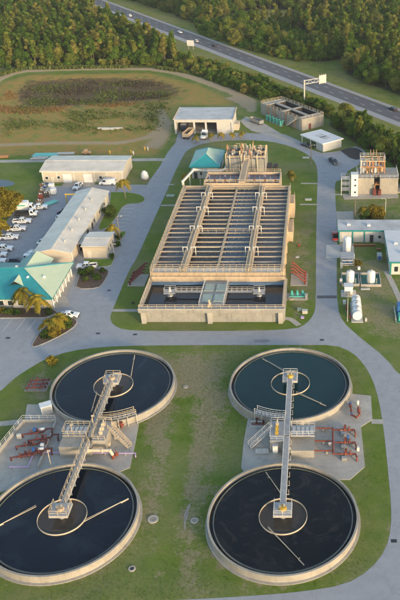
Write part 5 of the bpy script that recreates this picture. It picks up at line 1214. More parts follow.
def glass_band(T, a, b, z0, z1):
    """greenhouse frustum a -> b with windows set slightly proud"""
    f = MB().frustum(a, b, z0, z1)
    def quad(p0, p1, q0, q1, nrm, nm):
        mgn = .13; vs = [Vector(p0).lerp(p1, mgn), Vector(p0).lerp(p1, 1-mgn), Vector(q0).lerp(q1, 1-mgn), Vector(q0).lerp(q1, mgn)]
        lo0, lo1, hi1, hi0 = vs[0].lerp(vs[3], .1), vs[1].lerp(vs[2], .1), vs[1].lerp(vs[2], .88), vs[0].lerp(vs[3], .88)
        n = Vector(nrm)*.02
        q = [lo0, lo1, hi1, hi0]; MB().add([v-n for v in q]+[v+n for v in q], [(0,1,2,3),(7,6,5,4),(0,4,5,1),(1,5,6,2),(2,6,7,3),(3,7,4,0)]).build(nm, 'glass', T)
    A = [(a[0],a[2],z0),(a[1],a[2],z0),(a[1],a[3],z0),(a[0],a[3],z0)]; B = [(b[0],b[2],z1),(b[1],b[2],z1),(b[1],b[3],z1),(b[0],b[3],z1)]
    quad(A[1],A[2],B[1],B[2],(1,0,.3),'windshield'); quad(A[3],A[0],B[3],B[0],(-1,0,.3),'rear_window')
    xm = .48
    for (p, q, r_, s_, n) in ((A[0],A[1],B[0],B[1],(0,-1,.2)), (A[3],A[2],B[3],B[2],(0,1,.2))):
        p, q, r_, s_ = map(Vector, (p, q, r_, s_))
        quad(p, p.lerp(q, xm), r_, r_.lerp(s_, xm), n, 'side_window'); quad(p.lerp(q, xm), q, r_.lerp(s_, xm), s_, n, 'side_window')
    return f
def pickup(label, paint='car_white', group=None, load=False, crew=True):
    T = thing('pickup_truck', label, 'pickup truck', group=group); h = .98
    top = [(2.78,.62),(2.74,1.02),(1.15,1.16),(-.75,1.16),(-.76,.82),(-2.8,.82)]
    MB().extrude_xz(hull(top, -2.8, 2.76, (-1.75, 1.8), .44), -h+.04, h-.04).build('body', paint, T, bevel=.05)
    a, b = (-.75,1.2,-h+.08,h-.08), (-.62,.62,-h+.26,h-.26)
    glass_band(T, a, b, 1.16, 1.82).build('cab', paint, T, bevel=.04)
    for s in (-1,1): MB().box(-2.8,-.78,s*(h-.09)-.05,s*(h-.09)+.05,.82,1.2).build('bed_side', paint, T)
    MB().box(-2.84,-2.74,-h+.14,h-.14,.62,1.2).build('tailgate', paint, T); MB().box(-2.73,-.8,-h+.15,h-.15,.825,.86).build('bed_floor', 'black_metal', T)
    MB().box(2.76,2.88,-h+.06,h-.06,.36,.62).build('front_bumper', 'steel', T); MB().box(-2.95,-2.84,-h+.1,h-.1,.4,.58).build('rear_bumper', 'steel', T); MB().box(2.76,2.79,-.5,.5,.66,.95).build('grille', 'black_metal', T)
    for s in (-1,1): MB().box(.75,.95,s*(h+.1)-.1,s*(h+.1)+.1,1.2,1.4).build('mirror', 'black_metal', T)
    if load: MB().box(-1.15,-.82,-h+.05,h-.05,.86,1.45).build('tool_box', 'black_metal', T)
    wheels(T, (-1.75,1.8), h-.02, .39); lights(T, 2.76, -2.82, h, .84, .95); return T
def car(label, paint='car_white', group=None, suv=False, cat='car'):
    T = thing('parked_car' if not group or 'highway' not in group else 'highway_car', label, cat, group=group); h = .9; zt = 1.65 if suv else 1.42
    top = [(2.3,.62),(2.2,.82),(1.0,.96),(-1.9,.98),(-2.28,.9),(-2.32,.5)]
    MB().extrude_xz(hull(top, -2.28, 2.26, (-1.4, 1.4), .38, .26), -h+.03, h-.03).build('body', paint, T, bevel=.07)
    glass_band(T, (-2.0 if suv else -1.75, 1.1, -h+.08, h-.08), (-1.7 if suv else -1.0, .3, -h+.27, h-.27), .95, zt).build('cabin', paint, T, bevel=.05)
    MB().box(2.26,2.33,-h+.1,h-.1,.3,.55).build('front_bumper', 'black_metal', T); MB().box(-2.36,-2.28,-h+.1,h-.1,.3,.52).build('rear_bumper', 'black_metal', T)
    wheels(T, (-1.4,1.4), h, .33); lights(T, 2.24, -2.28, h, .72, .78); return T
def van(label, group=None):
    T = thing('cargo_van', label, 'van', group=group); h = 1.0
    top = [(2.9,.7),(2.82,1.05),(2.1,1.25),(1.3,2.15),(1.0,2.3),(-2.7,2.3),(-2.82,2.15),(-2.85,.5)]
    MB().extrude_xz(hull(top, -2.82, 2.85, (-1.75,1.9), .42), -h+.03, h-.03).build('body', 'car_white', T, bevel=.08)
    MB().add([(2.06,-.8,1.3),(2.06,.8,1.3),(1.4,.72,2.06),(1.4,-.72,2.06),(2.1,-.8,1.32),(2.1,.8,1.32),(1.44,.72,2.09),(1.44,-.72,2.09)], [(3,2,1,0),(4,5,6,7),(0,1,5,4),(1,2,6,5),(2,3,7,6),(3,0,4,7)]).build('windshield', 'glass', T)
    for s in (-1,1): MB().extrude_xz([(.45,1.3),(1.75,1.3),(1.25,1.95),(.45,1.95)], s*(h-.02)-.015, s*(h-.02)+.015).build('side_window', 'glass', T)
    for s in (-1,1): MB().box(-2.87,-2.82,s*.45-.33,s*.45+.33,1.35,1.95).build('rear_window', 'glass', T)
    MB().box(-1.6,-.6,-.75,-.7,2.3,2.42).box(-1.6,.8,-.72,-.62,2.36,2.42).box(-1.6,.8,.62,.72,2.36,2.42).box(-1.6,-1.5,-.7,.7,2.3,2.4).box(.6,.7,-.7,.7,2.3,2.4).build('roof_rack', 'steel', T)
    MB().box(2.85,2.95,-h+.05,h-.05,.34,.6).build('front_bumper', 'black_metal', T); wheels(T, (-1.75,1.9), h, .38); lights(T, 2.84, -2.84, h, .85, 1.0); return T
def truck_cab(T, x0, x1, h, zt, paint):
    MB().extrude_xz([(x0,.75),(x1+.5,.75),(x1+.5,1.45),(x1-.25,1.6),(x1-.6,zt),(x0,zt)], -h, h).build('cab', paint, T, bevel=.06)
    MB().add([(x1-.28,-h+.15,1.66),(x1-.28,h-.15,1.66),(x1-.58,h-.2,zt-.15),(x1-.58,-h+.2,zt-.15),(x1-.22,-h+.15,1.68),(x1-.22,h-.15,1.68),(x1-.52,h-.2,zt-.13),(x1-.52,-h+.2,zt-.13)], [(3,2,1,0),(4,5,6,7),(0,1,5,4),(1,2,6,5),(2,3,7,6),(3,0,4,7)]).build('windshield', 'glass', T)
    for s in (-1,1): MB().extrude_xz([(x0+.35,1.55),(x1-.4,1.55),(x1-.7,zt-.18),(x0+.35,zt-.18)], s*h-.02, s*h+.02).build('side_window', 'glass', T)
    MB().box(x1+.5,x1+.62,-h,h,.5,.85).build('front_bumper', 'steel', T); MB().box(x1+.5,x1+.53,-.6,.6,.9,1.35).build('grille', 'black_metal', T)
def truck(label, kind):
    T = thing(kind, label, 'truck'); h = 1.1
    MB().box(-3.6,2.6,-.45,.45,.6,.85).build('chassis', 'black_metal', T); truck_cab(T, 1.2, 2.9, h, 2.45, 'car_white')
    if kind == 'box_truck':
        MB().box(-3.7,1.1,-1.2,1.2,.9,3.3).build('cargo_box', 'car_white', T, bevel=.04); MB().box(-3.74,-3.7,-1.05,1.05,1.0,3.1).build('rear_door', 'galvanised', T); MB().box(-3.0,.4,-1.22,-1.2,2.2,2.6).build('side_stripe', 'teal_pump', T)
        MB().box(-1.6,-.4,-.5,.5,3.3,3.5).build('roof_unit', 'orange_part', T)
    else:
        MB().box(-3.7,1.1,-1.15,1.15,.9,1.1).build('flat_bed', 'black_metal', T); MB().box(.98,1.1,-1.1,1.1,1.1,2.2).build('headboard', 'black_metal', T)
        for s in (-1,1): MB().box(-3.6,.9,s*1.1-.04,s*1.1+.04,1.1,1.5).build('stake_side', 'black_metal', T)
    wheels(T, (-2.5,2.2), h, .48); lights(T, 3.4, -3.7, h, 1.1, 1.0); return T
def place(o, px, py, deg, z=.014):
    p = G(px, py); o.location = (p.x, p.y, z); o.rotation_euler.z = R(deg); return o
LOT = 'white pickups parked along the grass edge of the lot'
pk = pickup('white pickup nearest the white box truck in the lot', group=LOT); place(pk, 39, 209, 12)
def pk_copy(px, py, deg, label, group=LOT): o = copy_tree(pk); o['label'] = label; o['group'] = group; place(o, px, py, deg); return o
pk_copy(22.5, 223, 8, 'white pickup second in the row, just in front of the black flatbed')
b_ = pickup('white pickup with black tool box, third in the grass edge row', group=LOT, load=True); place(b_, 17, 230.5, 8)
pk_copy(9.5, 239, 6, 'white pickup fourth in the grass edge row, below the tool box pickup')
pk_copy(3.5, 250.5, 4, 'white pickup cut by the left picture edge, above the last two')
pk_copy(-2.5, 256.5, 4, 'white vehicle nose at the left edge, second from the bottom of the lot row')
pk_copy(-3.5, 263, 4, 'white vehicle nose at the left edge, lowest of the lot row')
place(truck('white box truck with teal stripe parked beside the grass', 'box_truck'), 26, 211, 6)
place(truck('black flatbed truck with white cab in front of the box truck', 'flatbed_truck'), 27, 216.5, 4)
place(car('dark car parked behind the teal office roof in the lot', 'car_navy', suv=True), 17, 263, 5)
place(van('white van parked against the near end of the long workshop, on its left'), 33, 258, 75)
place(pickup('dark pickup parked along the left wall of the long workshop', 'car_navy'), 66, 213.5, 60)
place(car('white car parked along the long workshop behind the dark pickup', 'car_white', suv=True), 62.5, 219, 60)
place(car('white car half hidden beside the middle of the long workshop', 'car_white'), 44.5, 243, 60)
pk_copy(78, 188, -95, 'white pickup facing the camera before the storage building doors', 'pickups at the buildings')
place(van('white van with roof rack parked before the storage building wall'), 108, 184.5, 180)
pk_copy(87, 268, 186, 'white pickup parked between the annex lawn and the mulch bed', 'pickups at the buildings')
place(car('white car parked behind the palms in the triangular bed', 'car_white'), 70, 316.5, -3)
place(pickup('red and black pickup stopped on the right hand road', 'car_red', load=True), 335.4, 238, 92)
place(pickup('dark navy pickup parked in the yard below the carport', 'car_navy', load=True), 333.5, 163, -68)
place(car('small dark car under the carport roof', 'car_navy'), 306.5, 146.5, -40)
# vehicles at the garage
p = G(187.5, 139.5); T = thing('dump_trailer', 'tan sided open dump trailer at the garage front', 'trailer', (p.x, p.y+3.2, .02), R(78))
m = MB(); m.box(-3.6,3.6,-1.25,-1.15,1.0,2.7).box(-3.6,3.6,1.15,1.25,1.0,2.7).box(3.5,3.6,-1.15,1.15,1.0,2.8).box(-3.6,-3.5,-1.15,1.15,1.0,2.5); m.build('box_side', 'tan_load', T)
MB().box(-3.5,3.5,-1.15,1.15,1.0,1.5).build('load', 'dark_interior', T); MB().box(-3.5,4.6,-.4,.4,.7,1.0).build('chassis', 'black_metal', T)
for i in range(7):
    for s in (-1,1): MB().box(-3.4+i*1.13,-3.26+i*1.13,s*1.28-.04,s*1.28+.04,1.0,2.7).build('rib', 'rail_tan', T)
wheels(T, (-2.7,-1.6), 1.2, .5)
p = G(186, 131); T = thing('dump_trailer', 'dark dump trailer standing inside the left garage bay', 'trailer', (p.x-.6, p.y+1.5, .06), R(88))
MB().box(-3.0,3.0,-1.2,1.2,1.0,3.0).build('box_side', 'car_navy', T); MB().box(-2.9,2.9,-1.1,1.1,3.0,3.08).build('tarp', 'white_roof', T); MB().box(-3.2,3.6,-.4,.4,.7,1.0).build('chassis', 'black_metal', T); wheels(T, (-2.2,-1.1), 1.15, .5)
p = G(204.5, 139.5); T = thing('semi_tractor', 'white semi tractor parked nose out before the garage', 'truck', (p.x, p.y+1.5, .02), R(-100))
truck_cab(T, -.4, 1.6, 1.15, 3.0, 'car_white'); MB().box(-.9,-.4,-1.1,1.1,.8,3.3).build('sleeper', 'car_white', T, bevel=.05); MB().box(-4.2,2.0,-.45,.45,.65,.95).build('chassis', 'black_metal', T); MB().box(1.9,3.0,-.65,.65,.8,1.55).build('hood', 'car_white', T, bevel=.08)
for s in (-1,1): MB().cyl((-.7,s*1.0,.9),(-.7,s*1.0,3.6),.1,n=8).build('exhaust_stack', 'rim', T); MB().cyl((-.2,s*.95,.6),(-1.4,s*.95,.6),.3,n=10).build('fuel_tank', 'rim', T)
wheels(T, (-3.6,-2.4,1.6), 1.2, .5); lights(T, 3.0, -4.2, 1.0, 1.1, .8)
# cars on the highway
HG = 'cars driving on the highway'
for (px, py, paint, lb, rev, suv) in ((122.5,17.5,'car_white','white car farthest away on the highway, top left',False,True), (177.5,33.5,'car_white','white car on the highway second from the far end',True,False), (197,42,'car_silver','silver white car on the highway near the roadside sign',False,True),
                                 (214,46.5,'car_navy','dark blue car on the highway just past the roadside sign',False,False), (394,110,'car_navy','dark car on the highway at the right picture edge',False,True)):
    c_ = car(lb, paint, HG, suv); p = G(px, py); s0 = (p-HW_A).dot(HD); n0 = (p-HW_A).dot(HN); n0 = min((5.5, 9.25, 12.9), key=lambda q: abs(q-n0)); q = hwp(s0, n0, .055)
    c_.location = q; c_.rotation_euler.z = rzh+(math.pi if not rev else 0)

# ------------------------------------------------------------------ yard clutter
random.seed(21)
for k, (px, py, L_, n, mt, lb) in enumerate(((46,155.5,9.0,5,'teal_pipe','stack of teal pipes lying left behind the storage building'), (66,154,7.0,3,'galvanised','stack of pale pipes lying behind the storage building, right of the teal ones'), (40,158.5,6.0,3,'galvanised','short grey pipes on the grass at the far left behind the storage building'), (50,203.5,5.0,3,'teal_pipe','teal pipe lengths on the lot edge by the junk pile'), (2.5,157,4.0,3,'rust_steel','rusty pipe lengths at the left picture edge behind the lot'))):
    p = G(px, py); T = thing('pipe_stack', lb, 'pipes', (p.x, p.y, .02), R(3) if k != 3 else R(52))
    for i in range(n): MB().cyl((-L_/2+random.uniform(-.5,.5), i*.72-n*.36, .34),(L_/2+random.uniform(-.5,.5), i*.72-n*.36, .34), .32, n=10).build('pipe', mt, T)
    for x_ in (-L_*.3, L_*.3): MB().box(x_-.1,x_+.1,-n*.4,n*.34,0,.03).build('timber', 'wood_pole', T)
junk = [((42,193),'rust_steel'),((45,190),'galvanised'),((41,199),'dark_rust'),((46,197),'black_metal'),((43.5,186.5),'rust_steel'),((39.5,203),'wood_pole'),((47.5,187),'galvanised'),((49,193.5),'white_paint')]
lbs = ['rusty frame box in the middle of the junk pile by the lot', 'galvanised crate near the top of the junk pile', 'dark rusty bin low in the junk pile', 'black bin at the right of the junk pile', 'rusty bin at the top of the junk pile near the storage building', 'wooden crate at the bottom of the junk pile', 'galvanised bin topmost right of the junk pile', 'white sheeted crate at the right edge of the junk pile']
for (c, mt), lb in zip(junk, lbs):
    p = G(*c); T = thing('junk_crate', lb, 'crate', (p.x, p.y, .01), random.uniform(-.5,.5), 'junk along the lot edge'); s = random.uniform(.7,1.2); h = random.uniform(.8,1.9)
    m = MB(); m.box(-s,s,-s*.8,-s*.7,.12,h).box(-s,s,s*.7,s*.8,.12,h).box(-s,-s+.1,-s*.7,s*.7,.12,h).box(s-.1,s,-s*.7,s*.7,.12,h); m.build('side', mt, T); MB().box(-s,s,-s*.8,s*.8,.0,.12).build('pallet', 'wood_pole', T)
    MB().cyl((-.2,0,.12),(-.2,0,h+.3),.28,n=10).cyl((.4,.1,.12),(.4,.1,h+.1),.24,n=10).build('drum', 'galvanised' if mt != 'galvanised' else 'blue_paint', T)
for k, (px, py) in enumerate(((52,189),(54,194))):
    p = G(px, py); T = thing('bulk_container', ('white bulk bag container beside the junk pile, nearer the storage building', 'white bulk bag container beside the junk pile, nearer the lot')[k], 'container', (p.x, p.y, .01), .1)
    MB().box(-.9,.9,-.9,.9,.12,2.0).build('body', 'white_paint', T, bevel=.15); MB().box(-.9,.9,-.9,.9,0,.12).build('pallet', 'wood_pole', T)
p = G(145, 179.5); T = thing('tarpaulin_heap', 'white tarpaulin covered heap on the verge right of the storage building', 'heap', (p.x, p.y, 0))
MB().box(-1.7,1.7,-1.1,1.1,0,.15).build('pallet', 'wood_pole', T)
m = MB().ball((0,0,1.5),1.5,12,8,(.9,.75,1.2)); o = m.build('tarpaulin', 'white_paint', T)
for v in o.data.vertices:
    v.co += Vector((random.uniform(-.18,.18), random.uniform(-.18,.18), random.uniform(-.12,.12)))
p = G(71.5, 208); T = thing('loading_frame', 'yellow steel lifting frame at the rear corner of the long workshop', 'frame', (p.x-.6, p.y+3, 0), R(0))
for x_ in (-1.6,1.6): MB().box(x_-.14,x_+.14,-.14,.14,0,3.4).build('post', 'yellow_paint', T)
MB().box(-1.9,1.9,-.16,.16,3.4,3.75).build('beam', 'yellow_paint', T)
for k, (px, py, mt) in enumerate(((86.5,154.5,'orange_part'),(110,154,'yellow_paint'),(131.5,154,'yellow_paint'),(133.5,154.8,'rail_white'),(145,150.3,'yellow_paint'),(148,150.5,'rail_white'))):
    p = G(px, py); T = thing('marker_post', ['low orange machine behind the storage building roof','yellow marker post behind the storage building','yellow marker post left of the white one behind the storage building','white marker post at the rear right corner of the storage building','yellow hydrant post in the dry grass near the path','white post beside the yellow hydrant in the dry grass'][k], 'post', (p.x, p.y, 0))
    if k == 0:
        MB().box(-1.6,1.6,-.8,.8,.3,1.2).build('body', mt, T, bevel=.05); MB().box(-.6,.5,-.7,.7,1.2,2.0).build('cab', 'orange_part', T); wheels(T, (-1.0,1.0), .9, .4)
    else: MB().cyl((0,0,0),(0,0,1.3),.2,n=8).build('post', mt, T); MB().ball((0,0,1.3),.25,8,5).build('cap', mt, T); MB().cyl((-.35,0,.9),(.35,0,.9),.12,n=8).build('nozzle', mt, T)
p = G(112, 130); 
T = thing('culvert_pipes', 'pale concrete culvert pipes lying in the dry field', 'pipes', G(112,129.5))
for i, (a, b) in enumerate((((-6,.4),(-1,.4)), ((-.6,.3),(4.4,.5)), ((-4,-.6),(1,-.5)))): MB().cyl((a[0],a[1],.4),(b[0],b[1],.4),.42,n=12).build('pipe', 'galvanised', T)

# ------------------------------------------------------------------ small fittings
for k, (px, py) in enumerate(((109,290.5),(394,541),(8,338),(322,340),(135,334.5),(98,333.5))):
    p = G(px, py); o = MB().box(p.x-.5, p.x+.5, p.y-.35, p.y+.35, 0, .03).build('drain_grate', 'black_metal', road)
random.seed(8)
for (px, py, w, d, rz) in ((262,341,4,1.4,0),):
    c = G(px, py); pts = []
    for i in range(14):
        a = 2*math.pi*i/14; rr_ = random.uniform(.82, 1.1); sx = math.copysign(abs(math.cos(a))**.5, math.cos(a))*w/2*rr_; sy = math.copysign(abs(math.sin(a))**.5, math.sin(a))*d/2*rr_
        pts.append(Vector((c.x+sx*math.cos(rz)-sy*math.sin(rz), c.y+sx*math.sin(rz)+sy*math.cos(rz), 0)))
    MB().sheet([pts], .019).build('asphalt_patch', 'asphalt_new', road)
def fitting(name, label, cat, px, py, z=.1, rz=0.0): p = G(px, py); return thing(name, label, cat, (p.x, p.y, z), rz)
for k, (px, py) in enumerate(((342,433),(342.5,444.5),(343,456.5))):
    T = fitting('pump_motor', ['grey pump motor beside the top branch of the right manifold', 'grey pump motor beside the middle branch of the right manifold', 'grey pump motor beside the lowest branch of the right manifold'][k], 'motor', px, py)
    MB().box(-.5,.5,-.3,.3,0,.2).build('plinth', 'concrete', T); MB().cyl((-.45,0,.5),(.35,0,.5),.27,n=12).build('motor', 'steel', T); MB().cyl((.35,0,.5),(.55,0,.5),.12,n=8).build('shaft', 'rust_pipe', T)
T = fitting('hose_reel', 'black hose coil lying on the apron right of the bridge', 'hose', 303, 447); MB().lathe([(.38,0),(.6,0),(.6,.25),(.38,.25)], 20).build('hose', 'black_metal', T); MB().cyl((0,0,0),(0,0,.12),.38,n=14).build('hub', 'steel', T)
T = fitting('floor_hatch', 'low framed floor hatch on the apron left of the bridge', 'hatch', 262, 452)
MB().box(-1.4,1.4,-.8,.8,0,.15).build('frame', 'yellow_paint' if False else 'kerb_concrete', T); MB().box(-1.25,-.03,-.65,.65,.15,.2).build('leaf', 'galvanised', T); MB().box(.03,1.25,-.65,.65,.15,.2).build('leaf', 'galvanised', T)
T = fitting('white_vent_box', 'white upright vent box at the foot of the right control platform', 'box', 275.5, 452); MB().box(-.5,.5,-.5,.5,0,1.9).build('body', 'white_paint', T, bevel=.04); MB().box(-.6,.6,-.6,.6,1.9,2.0).build('cap', 'white_roof', T)
for k, (px, py, h) in enumerate(((75,446,5.2),(52,470,4.6),(96,438,5.5))):
    T = fitting('platform_lamp', ['lamp post at the left end of the tan control platform', 'lamp post beside the left valve pit corner', 'lamp post beside the tan bridge joint'][k], 'lamp', px, py); MB().cyl((0,0,0),(0,0,h),.08,.06,7).build('post', 'rail_tan', T); MB().box(-.1,.5,-.12,.12,h,h+.16).build('lamp_head', 'rail_tan', T); MB().cyl((0,0,0),(0,0,.3),.2,n=8).build('base', 'concrete', T)
for k, (px, py, sx, sy, sz, mt) in enumerate(((66,447,1.0,.6,1.3,'galvanised'),(117,440,.8,.6,1.0,'galvanised'),(109,447,.7,.7,.8,'pvc_cream'),(358,452,.5,.5,.9,'rail_white'),(348,441,.5,.4,1.0,'blue_paint'),(330,447,.6,.4,.7,'galvanised'),(358,406,.4,.4,1.1,'rail_white'),(20,440,.8,.5,1.1,'galvanised'),(43,449,.6,.5,.9,'white_paint'))):
    T = fitting('junction_box', ['grey junction box left of the tan platform base', 'grey junction box at the foot of the tan stair', 'cream junction box under the tan stair', 'white junction box by the apron right edge', 'blue control box between the manifold branches', 'grey junction box left of the manifold header', 'white post box beside the blue flanged pipe', 'grey junction box by the valve pit wall', 'white junction box at the right of the valve pit'][k], 'box', px, py)
    MB().box(-sx/2,sx/2,-sy/2,sy/2,.3,.3+sz).build('body', mt, T, bevel=.02); MB().cyl((0,0,0),(0,0,.3),.09,n=7).build('post', 'steel', T)
for k, (px, py, sx, sy, sz, mt) in enumerate(((353,258,.9,.7,1.2,'white_paint'),(341.5,268,.7,.7,1.6,'galvanised'),(359,270,.7,.6,.9,'white_paint'),(383,243,1.1,.7,1.5,'galvanised'),(341,283,.7,.7,1.2,'rail_white'),(344.5,304,.8,.6,1.0,'rail_white'),(347,310,.6,.9,1.3,'rust_pipe'),(366,321,.5,.5,.8,'galvanised'),(376,233,.1,.1,.1,''))):
    if not mt: continue
    T = fitting('utility_box', ['white utility box right of the tall tank', 'grey utility box left of the pump skid', 'white utility box right of the pump skid', 'grey utility box by the switchgear door', 'white utility box left of the left bund', 'white utility box beside the thin pole', 'rust utility box left of the horizontal tank', 'grey utility box right of the horizontal tank'][k], 'box', px, py, 0.0)
    MB().box(-sx/2,sx/2,-sy/2,sy/2,.1,.1+sz).build('body', mt, T, bevel=.02); MB().box(-sx/2-.08,sx/2+.08,-sy/2-.08,sy/2+.08,0,.1).build('pad', 'concrete', T)

# ------------------------------------------------------------------ vegetation
def leaf_mesh(name, clumps, per, size, seed, mat, flat=.6, squash=.8):
    """crown of leaf sprays: clumps = (x,y,z,r); every spray is a small bent quad"""
    rs = np.random.RandomState(seed); V = []; F = []; tone = []
    for (cx, cy, cz, r) in clumps:
        n = int(per*(r**2)); d = rs.normal(size=(n, 3)); d /= np.linalg.norm(d, axis=1)[:, None]
        rad = r*rs.uniform(.35, 1.0, n)**.6; c = d*rad[:, None]*np.array([1, 1, squash])+np.array([cx, cy, cz])
        nr = d*(1-flat)+np.array([0, 0, flat])+rs.normal(0, .45, (n, 3)); nr /= np.linalg.norm(nr, axis=1)[:, None]
        a = np.cross(nr, rs.normal(size=(n, 3))); a /= np.linalg.norm(a, axis=1)[:, None]; b = np.cross(nr, a)
        s = size*rs.uniform(.6, 1.35, n)[:, None]; base = len(V)*0
        t0 = np.clip(rs.normal(.5, .22), 0, 1); tn = np.clip(t0+rs.normal(0, .18, n), 0, 1)
        q = np.stack([c-a*s*.5-b*s*.32, c+a*s*.5-b*s*.25, c+a*s*.42+b*s*.36, c-a*s*.4+b*s*.3], 1)
        V.append(q.reshape(-1, 3)); tone.append(np.repeat(tn, 4))
    V = np.concatenate(V); tone = np.concatenate(tone); n = len(V)//4
    me = bpy.data.meshes.new(name); me.vertices.add(len(V)); me.vertices.foreach_set('co', V.astype(np.float32).reshape(-1))
    me.loops.add(4*n); me.loops.foreach_set('vertex_index', np.arange(4*n, dtype=np.int32)); me.polygons.add(n); me.polygons.foreach_set('loop_start', np.arange(0, 4*n, 4, dtype=np.int32))
    me.update(calc_edges=True); at = me.attributes.new('tone', 'FLOAT', 'POINT'); at.data.foreach_set('value', tone.astype(np.float32)); me.materials.append(M[mat]); me.validate()
    return me
def trunk_mesh(name, h, r, limbs, seed, mat='bark'):
    rs = random.Random(seed); m = MB(); pts = [Vector((0,0,-.2))]; n = 5
    for i in range(1, n+1): pts.append(Vector((rs.uniform(-.15,.15)*i*.4, rs.uniform(-.15,.15)*i*.4, h*i/n)))
    for i in range(n): m.cyl(pts[i], pts[i+1], r*(1-.75*i/n), r*(1-.75*(i+1)/n), 7)
    for (z, L, up) in limbs:
        i = min(n-1, int(z/h*n)); p = pts[i].lerp(pts[i+1], z/h*n-i); a = rs.uniform(0, 6.28); e = p+Vector((math.cos(a)*L, math.sin(a)*L, up)); m.cyl(p, e, r*.35, r*.08, 5)
    me = m.mesh(name); me.materials.append(M[mat]); return me
def pine(seed, h):
    rs = random.Random(seed); cl = []; w = h*.165
    n = 11
    for i in range(n):
        z = h*(.42+.56*i/(n-1)); k = (1-abs(i/(n-1)-.45)*1.25); a = rs.uniform(0, 6.28); d = w*k*rs.uniform(.2, 1.0)
        cl.append((math.cos(a)*d, math.sin(a)*d, z, max(.7, w*rs.uniform(.38,.62)*(.55+.6*k))))
    return cl
def broad(seed, h, w, n=14, z0=.25):
    rs = random.Random(seed); cl = []
    for i in range(n):
        u = rs.random(); a = rs.uniform(0, 6.28); z = h*(z0+(1-z0)*.92*u); k = math.sin(math.pi*min(.97, .22+.72*u)); d = w*.5*k*rs.uniform(.3, 1.0)
        cl.append((math.cos(a)*d, math.sin(a)*d, z, w*rs.uniform(.17,.30)))
    cl.append((0,0,h*.62,w*.3)); return cl
PROTO = []    # (crown mesh, trunk mesh, weight name)
for i, h in enumerate((13.5, 15.5, 12.0)): PROTO.append((leaf_mesh('crown', pine(40+i, h), 230, .48, 60+i, 'leaf_forest'), trunk_mesh('trunk', h*.94, .24, [(h*.5,2.0,1.0),(h*.62,1.9,.9),(h*.74,1.5,.9),(h*.36,1.2,.3)], 7+i)))
for i, (h, w) in enumerate(((9.5,7.5),(8.0,8.0),(11.0,8.5))): PROTO.append((leaf_mesh('crown', broad(80+i, h, w, 22), 200, .46, 90+i, 'leaf_forest'), trunk_mesh('trunk', h*.8, .26, [(h*.3,2.2,2.2),(h*.4,2.4,1.8),(h*.5,2.0,1.8),(h*.35,2.0,2.6)], 17+i)))
for i, (h, w) in enumerate(((4.2,5.0),(5.2,4.6))): PROTO.append((leaf_mesh('crown', broad(120+i, h, w, 12, .12), 210, .42, 130+i, 'leaf_forest'), trunk_mesh('trunk', h*.7, .12, [(h*.2,1.2,1.6),(h*.25,1.3,1.4),(h*.3,1.1,1.5)], 27+i)))
for i, (h, w) in enumerate(((3.4,4.6),(4.6,4.4))): PROTO.append((leaf_mesh('crown', broad(150+i, h, w, 12, .12), 210, .42, 160+i, 'leaf_scrub'), trunk_mesh('trunk', h*.7, .12, [(h*.2,1.2,1.6),(h*.25,1.3,1.4)], 37+i)))
rng = np.random.RandomState(77)
cand = []      # (x, y, proto, scale, zone)
def fill(poly, step, weights, zone, smin=.75, smax=1.2, excl=(), keep=1.0, off=0.0):
    xs = [p[0] for p in poly]; ys = [p[1] for p in poly]
    ax, ay = np.meshgrid(np.arange(min(xs), max(xs), step), np.arange(min(ys), max(ys), step)); ax = ax+rng.uniform(-.48,.48,ax.shape)*step; ay = ay+rng.uniform(-.48,.48,ay.shape)*step
    ok = (poly_sd(ax, ay, poly) < off) & (rng.rand(*ax.shape) < keep)
    for e in excl: ok &= poly_sd(ax, ay, e) > 1
    # keep inside what the lens (and a few steps to either side) can see
    ok &= (ax > -.52*ay-20) & (ax < .20*ay+30)
    for x, y in zip(ax[ok], ay[ok]): cand.append((float(x), float(y), int(rng.choice(len(weights), p=weights)), float(rng.uniform(smin, smax)), zone))
fill(FOREST_NEAR, 3.9, [.26,.20,.24,.12,.08,.10,0,0], 'near_wood', .6, 1.08)
LOWSCRUB = GP([(196,24),(240,29),(300,33),(322,46),(318,58),(305,63),(270,56),(235,46),(200,34)])
fill(FOREST_FAR, 4.5, [.19,.13,.2,.17,.16,.15,0,0], 'far_wood', .55, 1.1, [CLEARING, LOWSCRUB], .95)
fill(LOWSCRUB, 3.3, [.02,0,.03,.03,.05,0,.12,.10,.35,.30], 'far_wood', .6, 1.05)
fill(CLEARING, 6.0, [0,0,.06,.0,.04,0,.5,.4], 'far_wood', .4, .8, (), .3)
fill(HEDGE, 2.7, [0,0,0,0,0,0,.55,.45], 'hedge', .7, 1.05)
fill(GROVE, 3.4, [.05,0,.2,.3,.25,.1,.05,.05], 'grove', .5, .85)
rim = [HW_A+HD*s_+HN*n_ for s_, n_ in ((-130,33),(262,33),(262,41),(-130,41))]
fill(rim, 3.4, [0,0,0,.1,.1,0,.45,.35], 'far_wood', .7, 1.1, (), .8)
edge = GP([(-60,74),(0,70),(30,68),(60,67.5),(120,66.5),(165,67),(200,79),(200,76),(165,64),(60,64),(0,66)])
fill(edge, 3.2, [0,0,0,.05,.05,0,.5,.4], 'near_wood', .6, 1.0, (), .6)
cand.sort(key=lambda c: math.hypot(c[0], c[1]))
GRP = {'near_wood': ('tree of the wood between dry field and highway', 'trees of the near wood'), 'far_wood': ('tree at the edge of the wood beyond the highway', 'trees along the far side of the highway'),
       'hedge': ('golden green shrub in the hedge between plant and highway', 'shrubs of the highway hedge'), 'grove': ('tree in the grove at right between process block and highway', 'trees of the right hand grove')}
NIND = 290
